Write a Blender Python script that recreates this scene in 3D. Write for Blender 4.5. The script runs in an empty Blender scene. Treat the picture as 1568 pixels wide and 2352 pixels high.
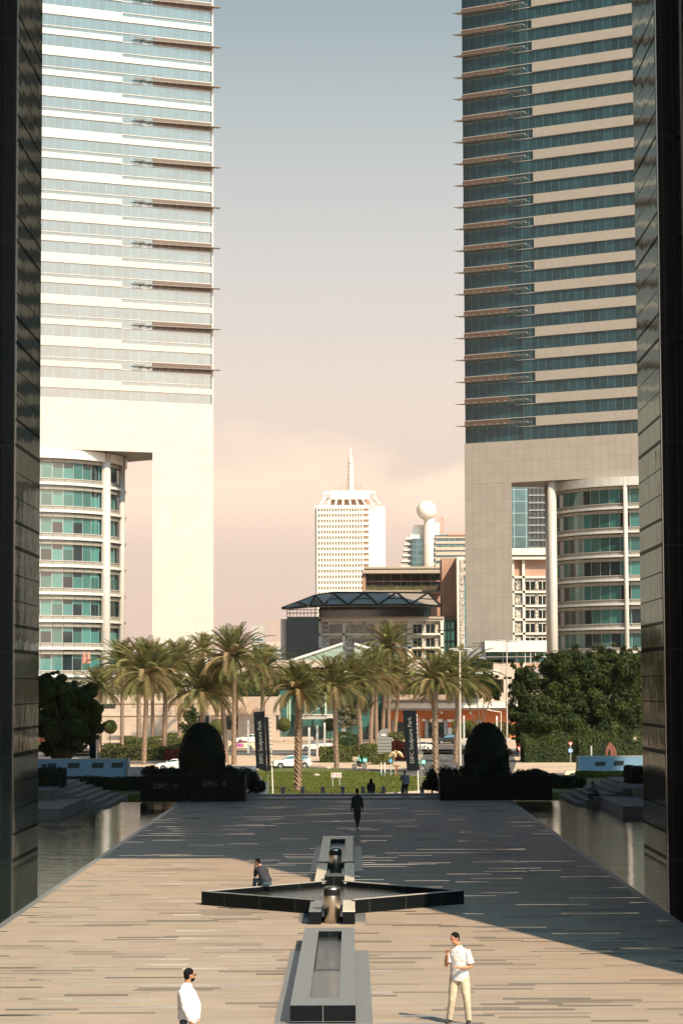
import bpy, bmesh, math, random
from mathutils import Vector, Matrix, noise
R = math.radians
random.seed(7)
S = bpy.context.scene
COL = S.collection

# ------------------------------------------------------------------ camera
HC = 6.7; FL = 5200.0
_a, _p, _r = 21/5200, math.atan(399/5200), 0.0044
CAM = Vector((0, 0, HC))
FWD = Vector((-math.sin(_a)*math.cos(_p), math.cos(_a)*math.cos(_p), math.sin(_p)))
_r0 = Vector((math.cos(_a), math.sin(_a), 0)); _u0 = _r0.cross(FWD)
RGT = _r0*math.cos(_r) - _u0*math.sin(_r); UPV = _u0*math.cos(_r) + _r0*math.sin(_r)
cd = bpy.data.cameras.new('camera'); cam = bpy.data.objects.new('camera', cd); COL.objects.link(cam)
cd.sensor_fit = 'HORIZONTAL'; cd.sensor_width = 36; cd.lens = 36*FL/1568
cd.clip_start = 0.5; cd.clip_end = 12000
m = Matrix((RGT, UPV, -FWD)).transposed().to_4x4(); m.translation = CAM
cam.matrix_world = m
S.camera = cam

def ray(u, v): return FWD + RGT*((u-784)/FL) + UPV*((1176-v)/FL)
def P(u, v, Y):
    d = ray(u, v); return CAM + d*(Y/d.y)
def X(u, v, Y): return P(u, v, Y).x
def Z(u, v, Y): return P(u, v, Y).z
def G(u, v, z=0.0):
    d = ray(u, v); return CAM + d*((z-HC)/d.z)
PROF = [(-400, -1.5), (136.5, -1.5), (138.0, -0.55), (182, -2.1), (275, -3.8), (9000, -3.8)]
def gz(y):
    for (a, za), (b, zb) in zip(PROF, PROF[1:]):
        if a <= y <= b: return za + (zb-za)*(y-a)/(b-a)
    return -3.8
def GG(u, v, off=0.0):
    lo, hi = 138.0, 1500.0
    d = ray(u, v)
    for _ in range(50):
        m_ = (lo+hi)/2; p = CAM + d*(m_/d.y)
        if p.z > gz(m_)+off: lo = m_
        else: hi = m_
    return CAM + d*(lo/d.y)
def on(u, Y): # ground point at column u and distance Y
    p = P(u, 1700, Y); return Vector((p.x, Y, gz(Y)))

# ------------------------------------------------------------------ objects
def tag(o, label=None, cat=None, group=None, kind=None):
    if label: o['label'] = label
    if cat: o['category'] = cat
    if group: o['group'] = group
    if kind: o['kind'] = kind
    return o
def empty(name, loc=(0, 0, 0), rz=0.0, label=None, cat=None, group=None):
    o = bpy.data.objects.new(name, None); COL.objects.link(o)
    o.location = loc; o.rotation_euler = (0, 0, rz); o.empty_display_size = .3
    return tag(o, label, cat, group)
def copy_tree(o, parent=None):
    c = o.copy(); COL.objects.link(c); c.parent = parent
    for ch in list(o.children): copy_tree(ch, c)
    return c
def worigin(o):
    v = Vector((0, 0, 0))
    while o is not None:
        v += Vector(o.location); o = o.parent
    return v
class MB:
    def __init__(s): s.v = []; s.f = []; s.m = []; s.mi = 0
    def add(s, vs, fs):
        n = len(s.v); s.v += [tuple(x) for x in vs]
        for f in fs: s.f.append([n+i for i in f]); s.m.append(s.mi)
        return s
    def box(s, x0, x1, y0, y1, z0, z1):
        x0, x1 = min(x0, x1), max(x0, x1); y0, y1 = min(y0, y1), max(y0, y1); z0, z1 = min(z0, z1), max(z0, z1)
        return s.add([(x0,y0,z0),(x1,y0,z0),(x1,y1,z0),(x0,y1,z0),(x0,y0,z1),(x1,y0,z1),(x1,y1,z1),(x0,y1,z1)],
              [(0,3,2,1),(4,5,6,7),(0,1,5,4),(1,2,6,5),(2,3,7,6),(3,0,4,7)])
    def prism(s, poly, z0, z1):
        n = len(poly)
        a = sum(poly[i][0]*poly[(i+1)%n][1]-poly[(i+1)%n][0]*poly[i][1] for i in range(n))
        if a < 0: poly = poly[::-1]
        vs = [(x,y,z0) for x,y in poly]+[(x,y,z1) for x,y in poly]
        fs = [tuple(range(n))[::-1], tuple(range(n,2*n))]+[(i,(i+1)%n,n+(i+1)%n,n+i) for i in range(n)]
        return s.add(vs, fs)
    def xprism(s, poly, y0, y1): # poly in x,z extruded along y
        n = len(poly)
        a = sum(poly[i][0]*poly[(i+1)%n][1]-poly[(i+1)%n][0]*poly[i][1] for i in range(n))
        if a < 0: poly = poly[::-1]
        vs = [(x,y0,z) for x,z in poly]+[(x,y1,z) for x,z in poly]
        fs = [tuple(range(n)), tuple(range(n,2*n))[::-1]]+[(i,n+i,n+(i+1)%n,(i+1)%n) for i in range(n)]
        return s.add(vs, fs)
    def sheet(s, pts): return s.add(pts, [tuple(range(len(pts)))])
    def loft(s, pts, rs, side=None, seg=8):
        pts = [Vector(p) for p in pts]; vs = []; n = len(pts)
        for i, p in enumerate(pts):
            t = (pts[min(i+1, n-1)]-pts[max(i-1, 0)])
            if t.length < 1e-9: t = Vector((0,0,1))
            t.normalize()
            sd = Vector(side) if side is not None else (Vector((1,0,0)) if abs(t.x) < .9 else Vector((0,1,0)))
            sd = (sd - t*sd.dot(t)).normalized(); w = t.cross(sd)
            r = rs[i] if isinstance(rs[i], (tuple, list)) else (rs[i], rs[i])
            for k in range(seg):
                a = 2*math.pi*k/seg
                vs.append(p + sd*(math.cos(a)*r[0]) + w*(math.sin(a)*r[1]))
        fs = [(i*seg+k, i*seg+(k+1)%seg, (i+1)*seg+(k+1)%seg, (i+1)*seg+k) for i in range(n-1) for k in range(seg)]
        fs += [tuple(range(seg))[::-1], tuple((n-1)*seg+k for k in range(seg))]
        return s.add(vs, fs)
    def tube(s, a, b, r, r2=None, seg=8): return s.loft([a, b], [r, r if r2 is None else r2], seg=seg)
    def ball(s, c, r, seg=12, rings=8):
        if not isinstance(r, (tuple, list)): r = (r, r, r)
        vs = [(c[0], c[1], c[2]-r[2])]
        for i in range(1, rings):
            t = math.pi*i/rings
            for k in range(seg):
                a = 2*math.pi*k/seg
                vs.append((c[0]+r[0]*math.sin(t)*math.cos(a), c[1]+r[1]*math.sin(t)*math.sin(a), c[2]-r[2]*math.cos(t)))
        vs.append((c[0], c[1], c[2]+r[2])); L = len(vs)-1
        fs = [(0, 1+(k+1)%seg, 1+k) for k in range(seg)]
        for i in range(rings-2):
            for k in range(seg):
                a = 1+i*seg; fs.append((a+k, a+(k+1)%seg, a+seg+(k+1)%seg, a+seg+k))
        a = 1+(rings-2)*seg
        fs += [(a+k, a+(k+1)%seg, L) for k in range(seg)]
        return s.add(vs, fs)
    def torus(s, c, r, w, axis='y', seg=20, s2=6):
        vs = []
        for i in range(seg):
            a = 2*math.pi*i/seg
            for k in range(s2):
                b = 2*math.pi*k/s2; rr = r+w*math.cos(b)
                if axis == 'y': vs.append((c[0]+rr*math.cos(a), c[1]+w*math.sin(b), c[2]+rr*math.sin(a)))
                else: vs.append((c[0]+rr*math.cos(a), c[1]+rr*math.sin(a), c[2]+w*math.sin(b)))
        fs = [(i*s2+k, ((i+1)%seg)*s2+k, ((i+1)%seg)*s2+(k+1)%s2, i*s2+(k+1)%s2) for i in range(seg) for k in range(s2)]
        return s.add(vs, fs)
    def build(s, name, mats, parent=None, local=False, smooth=False, bevel=0.0, fix=False):
        o_ = Vector((0,0,0)) if (local or parent is None) else worigin(parent)
        me = bpy.data.meshes.new(name)
        me.from_pydata([(x-o_.x, y-o_.y, z-o_.z) for x,y,z in s.v], [], s.f)
        if not isinstance(mats, (list, tuple)): mats = [mats]
        for mt in mats: me.materials.append(mt)
        if len(mats) > 1: me.polygons.foreach_set('material_index', s.m)
        if fix or bevel:
            bm = bmesh.new(); bm.from_mesh(me)
            if fix: bmesh.ops.recalc_face_normals(bm, faces=bm.faces)
            if bevel:
                es = [e for e in bm.edges if len(e.link_faces) == 2 and e.calc_face_angle() > R(35)]
                bmesh.ops.bevel(bm, geom=es, offset=bevel, segments=2, profile=.6, affect='EDGES', clamp_overlap=True)
            bm.to_mesh(me); bm.free()
        if smooth: me.polygons.foreach_set('use_smooth', [True]*len(me.polygons))
        me.update()
        o = bpy.data.objects.new(name, me); COL.objects.link(o); o.parent = parent
        return o
def struct(o): o['kind'] = 'structure'; return o
def remesh(o, vox, smooth_it=3):
    md = o.modifiers.new('r', 'REMESH'); md.mode = 'VOXEL'; md.voxel_size = vox; md.use_smooth_shade = True
    if smooth_it:
        ms = o.modifiers.new('s', 'SMOOTH'); ms.iterations = smooth_it; ms.factor = .5
    dg = bpy.context.evaluated_depsgraph_get()
    me = bpy.data.meshes.new_from_object(o.evaluated_get(dg)); o.modifiers.clear(); old = o.data; o.data = me; me.name = old.name
    bpy.data.meshes.remove(old)
    return o

# ------------------------------------------------------------------ materials
def nt(name):
    mt = bpy.data.materials.new(name); mt.use_nodes = True; t = mt.node_tree
    return mt, t, t.nodes['Principled BSDF']
def N(t, typ, **kw):
    n = t.nodes.new(typ)
    for k, v in kw.items():
        if hasattr(n, k): setattr(n, k, v)
        else: n.inputs[k].default_value = v
    return n
def Mth(t, op, a, b=None, c=None):
    n = t.nodes.new('ShaderNodeMath'); n.operation = op
    for i, x in enumerate((a, b, c)):
        if x is None: continue
        if isinstance(x, (int, float)): n.inputs[i].default_value = x
        else: t.links.new(x, n.inputs[i])
    return n.outputs[0]
def MixC(t, f, a, b, mode='MIX'):
    n = t.nodes.new('ShaderNodeMix'); n.data_type = 'RGBA'; n.blend_type = mode
    for sck, x in ((n.inputs[0], f), (n.inputs[6], a), (n.inputs[7], b)):
        if isinstance(x, (int, float)): sck.default_value = x
        elif isinstance(x, tuple): sck.default_value = (*x[:3], 1)
        else: t.links.new(x, sck)
    return n.outputs[2]
def mat(name, col, rough=.6, metal=0.0, var=.15, scale=1.0, bump=0.0, spec=.5, bscale=None, stretch=None):
    mt, t, b = nt(name)
    tc = N(t, 'ShaderNodeTexCoord'); src = tc.outputs['Object']
    if stretch:
        mp = N(t, 'ShaderNodeMapping'); mp.inputs['Scale'].default_value = stretch; t.links.new(src, mp.inputs[0]); src = mp.outputs[0]
    nz = N(t, 'ShaderNodeTexNoise'); nz.inputs['Scale'].default_value = scale; nz.inputs['Detail'].default_value = 6
    t.links.new(src, nz.inputs['Vector'])
    mr = N(t, 'ShaderNodeMapRange'); mr.inputs[1].default_value = .3; mr.inputs[2].default_value = .7
    mr.inputs[3].default_value = 1-var; mr.inputs[4].default_value = 1+var
    t.links.new(nz.outputs[0], mr.inputs[0])
    c = N(t, 'ShaderNodeVectorMath', operation='SCALE'); c.inputs[0].default_value = col
    t.links.new(mr.outputs[0], c.inputs['Scale']); t.links.new(c.outputs[0], b.inputs['Base Color'])
    b.inputs['Roughness'].default_value = rough; b.inputs['Metallic'].default_value = metal
    b.inputs['Specular IOR Level'].default_value = spec
    if bump:
        n2 = N(t, 'ShaderNodeTexNoise'); n2.inputs['Scale'].default_value = bscale or scale*6; n2.inputs['Detail'].default_value = 4
        t.links.new(src, n2.inputs['Vector'])
        bp = N(t, 'ShaderNodeBump'); bp.inputs['Strength'].default_value = bump; bp.inputs['Distance'].default_value = .05
        t.links.new(n2.outputs[0], bp.inputs['Height']); t.links.new(bp.outputs[0], b.inputs['Normal'])
    return mt
def lines_fac(t, coord, period, width, off=0.0):
    """1 on a line of given width repeated every period"""
    a = Mth(t, 'ADD', coord, off); a = Mth(t, 'DIVIDE', a, period); a = Mth(t, 'FRACT', a)
    return Mth(t, 'LESS_THAN', a, width/period)
def grid_mat(name, col, line, px, pz, wx=.06, wz=.06, rough=.5, metal=0.0, ox=0, oz=0, axis='X', var=.06, spec=.5, cellvar=0.0, dark=None, linecol2=None, lrough=None):
    """panels with joints (object space); cellvar = random tone per cell, dark = (colour, share) of cells"""
    mt, t, b = nt(name)
    tc = N(t, 'ShaderNodeTexCoord'); sp = N(t, 'ShaderNodeSeparateXYZ'); t.links.new(tc.outputs['Object'], sp.inputs[0])
    cx = sp.outputs[axis]; cz = sp.outputs['Z']
    fx = lines_fac(t, cx, px, wx, ox+1000*px); fz = lines_fac(t, cz, pz, wz, oz+1000*pz)
    f = Mth(t, 'MAXIMUM', fx, fz)
    nz = N(t, 'ShaderNodeTexNoise'); nz.inputs['Scale'].default_value = .35; nz.inputs['Detail'].default_value = 7
    t.links.new(tc.outputs['Object'], nz.inputs['Vector'])
    mr = N(t, 'ShaderNodeMapRange'); mr.inputs[1].default_value = .3; mr.inputs[2].default_value = .7
    mr.inputs[3].default_value = 1-var; mr.inputs[4].default_value = 1+var; t.links.new(nz.outputs[0], mr.inputs[0])
    c = N(t, 'ShaderNodeVectorMath', operation='SCALE'); c.inputs[0].default_value = col
    t.links.new(mr.outputs[0], c.inputs['Scale']); cur = c.outputs[0]
    if cellvar or dark:
        ix = Mth(t, 'FLOOR', Mth(t, 'DIVIDE', Mth(t, 'ADD', cx, ox+1000*px), px))
        iz = Mth(t, 'FLOOR', Mth(t, 'DIVIDE', Mth(t, 'ADD', cz, oz+1000*pz), pz))
        cb = N(t, 'ShaderNodeCombineXYZ'); t.links.new(ix, cb.inputs[0]); t.links.new(iz, cb.inputs[1])
        wn = N(t, 'ShaderNodeTexWhiteNoise', noise_dimensions='2D'); t.links.new(cb.outputs[0], wn.inputs['Vector'])
        if cellvar:
            k = Mth(t, 'MULTIPLY_ADD', wn.outputs['Value'], 2*cellvar, 1-cellvar)
            c2 = N(t, 'ShaderNodeVectorMath', operation='SCALE'); t.links.new(cur, c2.inputs[0]); t.links.new(k, c2.inputs['Scale']); cur = c2.outputs[0]
        if dark:
            w2 = N(t, 'ShaderNodeSeparateColor'); t.links.new(wn.outputs['Color'], w2.inputs[0])
            cur = MixC(t, Mth(t, 'LESS_THAN', w2.outputs[1], dark[1]), cur, dark[0])
    cur = MixC(t, f, cur, line)
    t.links.new(cur, b.inputs['Base Color'])
    b.inputs['Metallic'].default_value = metal; b.inputs['Specular IOR Level'].default_value = spec
    if lrough is not None:
        rr = N(t, 'ShaderNodeMapRange'); rr.inputs[3].default_value = rough; rr.inputs[4].default_value = lrough
        t.links.new(f, rr.inputs[0]); t.links.new(rr.outputs[0], b.inputs['Roughness'])
    else: b.inputs['Roughness'].default_value = rough
    return mt

M = {}
M['cladding'] = grid_mat('tower_cladding', (.50,.45,.39), (.36,.33,.29), 1.73, 2.62, .07, .07, rough=.42, metal=.35, var=.05, cellvar=.035)
M['spandrel'] = grid_mat('tower_band', (.50,.45,.39), (.40,.36,.31), 1.73, 50, .06, .01, rough=.38, metal=.35, var=.03)
M['tglass'] = grid_mat('tower_glass', (.018,.060,.075), (.17,.21,.22), 1.73, 500, .06, .01, rough=.15, metal=.0, var=.3, spec=.5, cellvar=.25)
M['tglass'].node_tree.nodes['Principled BSDF'].inputs['IOR'].default_value = 2.7
M['brown'] = grid_mat('bronze_spandrel', (.125,.078,.058), (.06,.045,.035), 1.73, 50, .07, .01, rough=.4, var=.05)
M['shade_metal'] = mat('sunshade_metal', (.20,.18,.155), .4, .3, .1)
M['slab_line'] = mat('slab_edge', (.5,.46,.42), .5, .2, .05)
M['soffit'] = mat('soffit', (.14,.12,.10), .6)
M['white_metal'] = mat('white_metal', (.62,.60,.56), .35, .1, .06)
M['column'] = grid_mat('column_cladding', (.46,.43,.39), (.36,.33,.3), 50, 5.3, .01, .07, rough=.45, var=.05)
M['office_glass'] = grid_mat('office_glass', (.04,.16,.15), (.45,.45,.42), 2.9, 500, .10, .01, rough=.08, var=.3, spec=1.0, cellvar=.6, dark=((.008,.02,.025), .3))
M['band_panel'] = grid_mat('office_band', (.50,.46,.41), (.16,.16,.15), 2.9, 500, .10, .01, rough=.5, var=.08)
M['white_wall'] = mat('white_render', (.72,.68,.60), .7, 0, .06, .3)
M['wtc_win'] = mat('distant_window', (.30,.20,.14), .4, 0, .3, .4)
M['far_glass'] = grid_mat('far_glass', (.04,.11,.13), (.2,.28,.28), 4.0, 4.0, .3, .3, rough=.15, var=.2, spec=.8, cellvar=.3)
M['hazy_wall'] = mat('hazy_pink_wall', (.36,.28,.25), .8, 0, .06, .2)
M['brick'] = mat('terracotta_render', (.42,.25,.18), .8, 0, .08, .5)
M['beige_wall'] = grid_mat('sandstone_panels', (.43,.335,.265), (.30,.24,.20), 1.2, .8, .03, .03, rough=.75, var=.10, cellvar=.07)
M['beige_trim'] = mat('sandstone_trim', (.44,.36,.29), .7, 0, .06, 2)
M['orange_wall'] = grid_mat('terracotta_slats', (.50,.14,.04), (.25,.07,.02), .3, 50, .05, .01, rough=.6, var=.12)
M['dark_glass'] = mat('dark_glass', (.015,.025,.028), .08, 0, .3, .3, spec=.9)
M['teal_glass'] = grid_mat('teal_glass', (.03,.10,.09), (.10,.13,.12), 1.6, 2.4, .07, .07, rough=.08, var=.3, spec=.9, cellvar=.4)
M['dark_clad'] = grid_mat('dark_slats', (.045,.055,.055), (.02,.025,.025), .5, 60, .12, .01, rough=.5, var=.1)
M['grey'] = mat('grey_metal', (.25,.26,.26), .5, .3, .1)
M['lightgrey'] = mat('pale_concrete', (.42,.40,.37), .7, 0, .12, 3)
M['black'] = mat('black_metal', (.010,.012,.013), .6, 0, .1, spec=.2)
M['white'] = mat('white_paint', (.72,.70,.66), .4, 0, .04)
M['carwhite'] = mat('white_car_paint', (.70,.68,.62), .22, 0, .02)
M['carcream'] = mat('cream_car_paint', (.66,.60,.42), .22, 0, .02)
M['carblack'] = mat('black_car_paint', (.012,.014,.016), .15, 0, .02)
M['carred'] = mat('red_car_paint', (.5,.03,.04), .25, 0, .02)
M['pink'] = mat('pink_wrap', (.45,.12,.30), .4, 0, .6, 3)
M['tyre'] = mat('tyre_rubber', (.02,.02,.02), .8)
M['rim'] = mat('wheel_rim', (.4,.4,.4), .3, .8)
M['redlamp'] = mat('red_lens', (.4,.02,.02), .2)
M['red'] = mat('red_paint', (.55,.03,.03), .5)
M['blue'] = mat('blue_paint', (.03,.16,.45), .5)
M['turq'] = mat('turquoise_plastic', (.03,.45,.38), .45, 0, .1)
M['corten'] = mat('rusted_steel', (.17,.06,.035), .8, 0, .3, 2)
M['gold'] = mat('gilded_bronze', (.55,.40,.22), .4, .5, .15, 6)
M['steel'] = mat('polished_steel', (.60,.54,.46), .34, 1.0, .03, 1, stretch=(30,30,.5))
M['fabric_black'] = mat('banner_cloth', (.008,.012,.016), .8, 0, .1, spec=.1)
M['text_white'] = mat('sign_lettering', (.28,.28,.28), .6)
M['text_dim'] = mat('grey_lettering', (.10,.10,.10), .5)
M['stone_black'] = grid_mat('black_granite', (.006,.008,.009), (.06,.06,.055), 1.1, 50, .014, .01, rough=.30, var=.3, spec=.08)
M['stone_grey'] = mat('grey_granite', (.165,.172,.170), .40, 0, .12, 8, spec=.5)
M['planter'] = mat('black_planter', (.006,.008,.009), .6, 0, .2, spec=.08)
M['step'] = mat('step_stone', (.13,.14,.14), .7, 0, .15, 2, spec=.2)
M['asphalt'] = mat('asphalt', (.085,.080,.078), .85, 0, .18, .5, bump=.1)
M['paint'] = mat('road_paint', (.5,.47,.42), .7)
M['sand'] = mat('sandy_paving', (.50,.37,.27), .85, 0, .12, .15)
M['earth'] = mat('dry_ground', (.36,.28,.21), .9, 0, .15, .05)
M['grass'] = mat('grass_blades', (.085,.105,.015), .8, 0, .35, .25, bump=.6, bscale=4)
M['kerb'] = mat('kerb_stone', (.45,.37,.30), .8)
M['bark'] = mat('tree_bark', (.10,.075,.05), .9, 0, .3, 4, bump=.4)
def leafmat(name, c1, c2, sc=.6, tr=.25):
    mt, t, b = nt(name)
    tc = N(t, 'ShaderNodeTexCoord'); nz = N(t, 'ShaderNodeTexNoise'); nz.inputs['Scale'].default_value = sc; nz.inputs['Detail'].default_value = 5
    t.links.new(tc.outputs['Object'], nz.inputs['Vector'])
    mr = N(t, 'ShaderNodeMapRange'); mr.inputs[1].default_value = .35; mr.inputs[2].default_value = .65; t.links.new(nz.outputs[0], mr.inputs[0])
    c = MixC(t, mr.outputs[0], c1, c2); t.links.new(c, b.inputs['Base Color'])
    b.inputs['Roughness'].default_value = .6; b.inputs['Specular IOR Level'].default_value = .12
    tl = N(t, 'ShaderNodeBsdfTranslucent'); t.links.new(c, tl.inputs[0])
    mx = N(t, 'ShaderNodeMixShader'); mx.inputs[0].default_value = tr
    t.links.new(b.outputs[0], mx.inputs[1]); t.links.new(tl.outputs[0], mx.inputs[2])
    t.links.new(mx.outputs[0], t.nodes['Material Output'].inputs[0])
    return mt
M['palm'] = leafmat('palm_frond', (.07,.085,.028), (.26,.235,.09), 1.2)
M['palm_dry'] = leafmat('palm_frond_dry', (.22,.16,.075), (.30,.22,.11), 1.2)
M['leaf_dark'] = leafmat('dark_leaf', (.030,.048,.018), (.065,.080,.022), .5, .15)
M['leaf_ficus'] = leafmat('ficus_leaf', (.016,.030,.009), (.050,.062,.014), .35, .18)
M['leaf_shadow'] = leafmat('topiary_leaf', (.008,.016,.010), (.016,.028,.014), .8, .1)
M['hedge'] = leafmat('hedge_leaf', (.06,.075,.02), (.13,.13,.04), .5, .15)
M['hedge_bright'] = leafmat('bright_hedge_leaf', (.075,.095,.014), (.135,.145,.028), .5, .2)
M['leaf_red'] = leafmat('red_leaf', (.18,.03,.03), (.28,.07,.05), .6, .2)
M['leaf_olive'] = leafmat('olive_leaf', (.12,.11,.06), (.20,.17,.10), .7, .2)

def palm_trunk_mat():
    mt, t, b = nt('palm_trunk')
    tc = N(t, 'ShaderNodeTexCoord'); sp = N(t, 'ShaderNodeSeparateXYZ'); t.links.new(tc.outputs['Object'], sp.inputs[0])
    nz = N(t, 'ShaderNodeTexNoise'); nz.inputs['Scale'].default_value = 3; t.links.new(tc.outputs['Object'], nz.inputs['Vector'])
    nz.inputs['Scale'].default_value = 5
    t.links.new(MixC(t, nz.outputs[0], (.06,.038,.022), (.38,.26,.18)), b.inputs['Base Color'])
    b.inputs['Roughness'].default_value = .9
    return mt
M['trunk'] = palm_trunk_mat()

def plaza_mat():
    mt, t, b = nt('plaza_paving')
    tc = N(t, 'ShaderNodeTexCoord'); sp = N(t, 'ShaderNodeSeparateXYZ'); t.links.new(tc.outputs['Object'], sp.inputs[0])
    x, y = sp.outputs['X'], sp.outputs['Y']
    row = Mth(t, 'FLOOR', Mth(t, 'DIVIDE', Mth(t, 'ADD', y, 200), .27))
    w1 = N(t, 'ShaderNodeTexWhiteNoise', noise_dimensions='1D'); t.links.new(row, w1.inputs['W'])
    L = Mth(t, 'MULTIPLY_ADD', w1.outputs['Value'], 1.2, 1.1)
    wsep = N(t, 'ShaderNodeSeparateColor'); t.links.new(w1.outputs['Color'], wsep.inputs[0])
    off = Mth(t, 'MULTIPLY', wsep.outputs[1], 7.0)
    xx = Mth(t, 'DIVIDE', Mth(t, 'ADD', Mth(t, 'ADD', x, 100), off), L)
    col = Mth(t, 'FLOOR', xx)
    cb = N(t, 'ShaderNodeCombineXYZ'); t.links.new(row, cb.inputs[0]); t.links.new(col, cb.inputs[1])
    w2 = N(t, 'ShaderNodeTexWhiteNoise', noise_dimensions='2D'); t.links.new(cb.outputs[0], w2.inputs['Vector'])
    s2 = N(t, 'ShaderNodeSeparateColor'); t.links.new(w2.outputs['Color'], s2.inputs[0])
    nz = N(t, 'ShaderNodeTexNoise'); nz.inputs['Scale'].default_value = .5; nz.inputs['Detail'].default_value = 8; t.links.new(tc.outputs['Object'], nz.inputs['Vector'])
    nz2 = N(t, 'ShaderNodeTexNoise'); nz2.inputs['Scale'].default_value = 30; t.links.new(tc.outputs['Object'], nz2.inputs['Vector'])
    k = Mth(t, 'MULTIPLY_ADD', s2.outputs[0], .14, .93)
    k = Mth(t, 'MULTIPLY', k, Mth(t, 'MULTIPLY_ADD', nz.outputs[0], .3, .85))
    k = Mth(t, 'MULTIPLY', k, Mth(t, 'MULTIPLY_ADD', nz2.outputs[0], .2, .9))
    c = N(t, 'ShaderNodeVectorMath', operation='SCALE'); c.inputs[0].default_value = (.36,.288,.228); t.links.new(k, c.inputs['Scale'])
    darkm = Mth(t, 'LESS_THAN', s2.outputs[1], .19)
    dk = Mth(t, 'MULTIPLY', darkm, Mth(t, 'MULTIPLY_ADD', s2.outputs[2], .70, .15))
    cc = MixC(t, dk, c.outputs[0], (.085,.080,.072))
    gx = Mth(t, 'LESS_THAN', Mth(t, 'MULTIPLY', Mth(t, 'FRACT', xx), L), .012)
    gy = Mth(t, 'LESS_THAN', Mth(t, 'FRACT', Mth(t, 'DIVIDE', Mth(t, 'ADD', y, 200), .27)), .07)
    g = Mth(t, 'MULTIPLY', Mth(t, 'MAXIMUM', gx, gy), .22)
    cc = MixC(t, g, cc, (.10,.085,.07))
    t.links.new(cc, b.inputs['Base Color'])
    # polished strips are smoother than the flamed ones
    pol = Mth(t, 'MULTIPLY', Mth(t, 'LESS_THAN', s2.outputs[1], .085), Mth(t, 'GREATER_THAN', s2.outputs[0], .3))
    rg = Mth(t, 'MULTIPLY_ADD', pol, -.50, .62)
    t.links.new(rg, b.inputs['Roughness']); t.links.new(Mth(t, 'MULTIPLY_ADD', pol, .9, .18), b.inputs['Specular IOR Level'])
    bp = N(t, 'ShaderNodeBump'); bp.inputs['Strength'].default_value = .15; bp.inputs['Distance'].default_value = .01
    t.links.new(nz2.outputs[0], bp.inputs['Height']); t.links.new(bp.outputs[0], b.inputs['Normal'])
    return mt
M['plaza'] = plaza_mat()
def water_mat(name, base, sc=(1.2, 5, 1), st=.12, rough=.03):
    mt, t, b = nt(name)
    tc = N(t, 'ShaderNodeTexCoord'); mp = N(t, 'ShaderNodeMapping'); mp.inputs['Scale'].default_value = sc; t.links.new(tc.outputs['Object'], mp.inputs[0])
    nz = N(t, 'ShaderNodeTexNoise'); nz.inputs['Scale'].default_value = 1.0; nz.inputs['Detail'].default_value = 4; t.links.new(mp.outputs[0], nz.inputs['Vector'])
    bp = N(t, 'ShaderNodeBump'); bp.inputs['Strength'].default_value = st; bp.inputs['Distance'].default_value = .1
    t.links.new(nz.outputs[0], bp.inputs['Height']); t.links.new(bp.outputs[0], b.inputs['Normal'])
    b.inputs['Base Color'].default_value = (*base, 1); b.inputs['Roughness'].default_value = rough
    b.inputs['IOR'].default_value = 1.33; b.inputs['Specular IOR Level'].default_value = .6
    return mt
M['pool'] = water_mat('pool_water', (.018,.024,.022), (.45,3,1), .18)
M['fwater'] = water_mat('fountain_water', (.045,.05,.045), (7,16,1), .14, .06)
M['ripple_glint'] = water_mat('overflow_water_painted_glint', (.80,.73,.60), (9,7,1), .6, .10)  # cream base colour paints in a bright reflection on the shaded water film
def pier_mat():
    mt, t, b = nt('pier_stone')
    tc = N(t, 'ShaderNodeTexCoord'); sp = N(t, 'ShaderNodeSeparateXYZ'); t.links.new(tc.outputs['Object'], sp.inputs[0])
    z = Mth(t, 'ADD', sp.outputs['Z'], 100)
    l1 = lines_fac(t, z, 1.0, .045); l2 = lines_fac(t, z, 4.0, .16); l3 = lines_fac(t, z, 4.0, .13, 3.0); l4 = lines_fac(t, Mth(t, 'ADD', sp.outputs['Y'], 100), 2.1, .03)
    f = Mth(t, 'MAXIMUM', Mth(t, 'MAXIMUM', l1, l2), Mth(t, 'MAXIMUM', l3, l4))
    mp = N(t, 'ShaderNodeMapping'); mp.inputs['Scale'].default_value = (1, .9, .12); t.links.new(tc.outputs['Object'], mp.inputs[0])
    nz = N(t, 'ShaderNodeTexNoise'); nz.inputs['Scale'].default_value = 1.0; nz.inputs['Detail'].default_value = 7; t.links.new(mp.outputs[0], nz.inputs['Vector'])
    c = MixC(t, nz.outputs[0], (.022,.027,.027), (.095,.090,.075)); c = MixC(t, f, c, (.015,.015,.015))
    t.links.new(c, b.inputs['Base Color']); b.inputs['Roughness'].default_value = .4; b.inputs['Specular IOR Level'].default_value = 0.0
    gl = N(t, 'ShaderNodeBsdfGlossy'); gl.inputs['Roughness'].default_value = .05; gl.inputs['Color'].default_value = (.74,.82,.80,1)
    n4 = N(t, 'ShaderNodeTexNoise'); n4.inputs['Scale'].default_value = .5; n4.inputs['Detail'].default_value = 3; t.links.new(tc.outputs['Object'], n4.inputs['Vector'])
    bp = N(t, 'ShaderNodeBump'); bp.inputs['Strength'].default_value = .06; bp.inputs['Distance'].default_value = .2; t.links.new(n4.outputs[0], bp.inputs['Height']); t.links.new(bp.outputs[0], gl.inputs['Normal'])
    mx = N(t, 'ShaderNodeMixShader'); t.links.new(Mth(t, 'MULTIPLY_ADD', f, -.17, .22), mx.inputs[0]); t.links.new(b.outputs[0], mx.inputs[1]); t.links.new(gl.outputs[0], mx.inputs[2])
    t.links.new(mx.outputs[0], t.nodes['Material Output'].inputs[0])
    return mt
M['pier'] = pier_mat()
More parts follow.
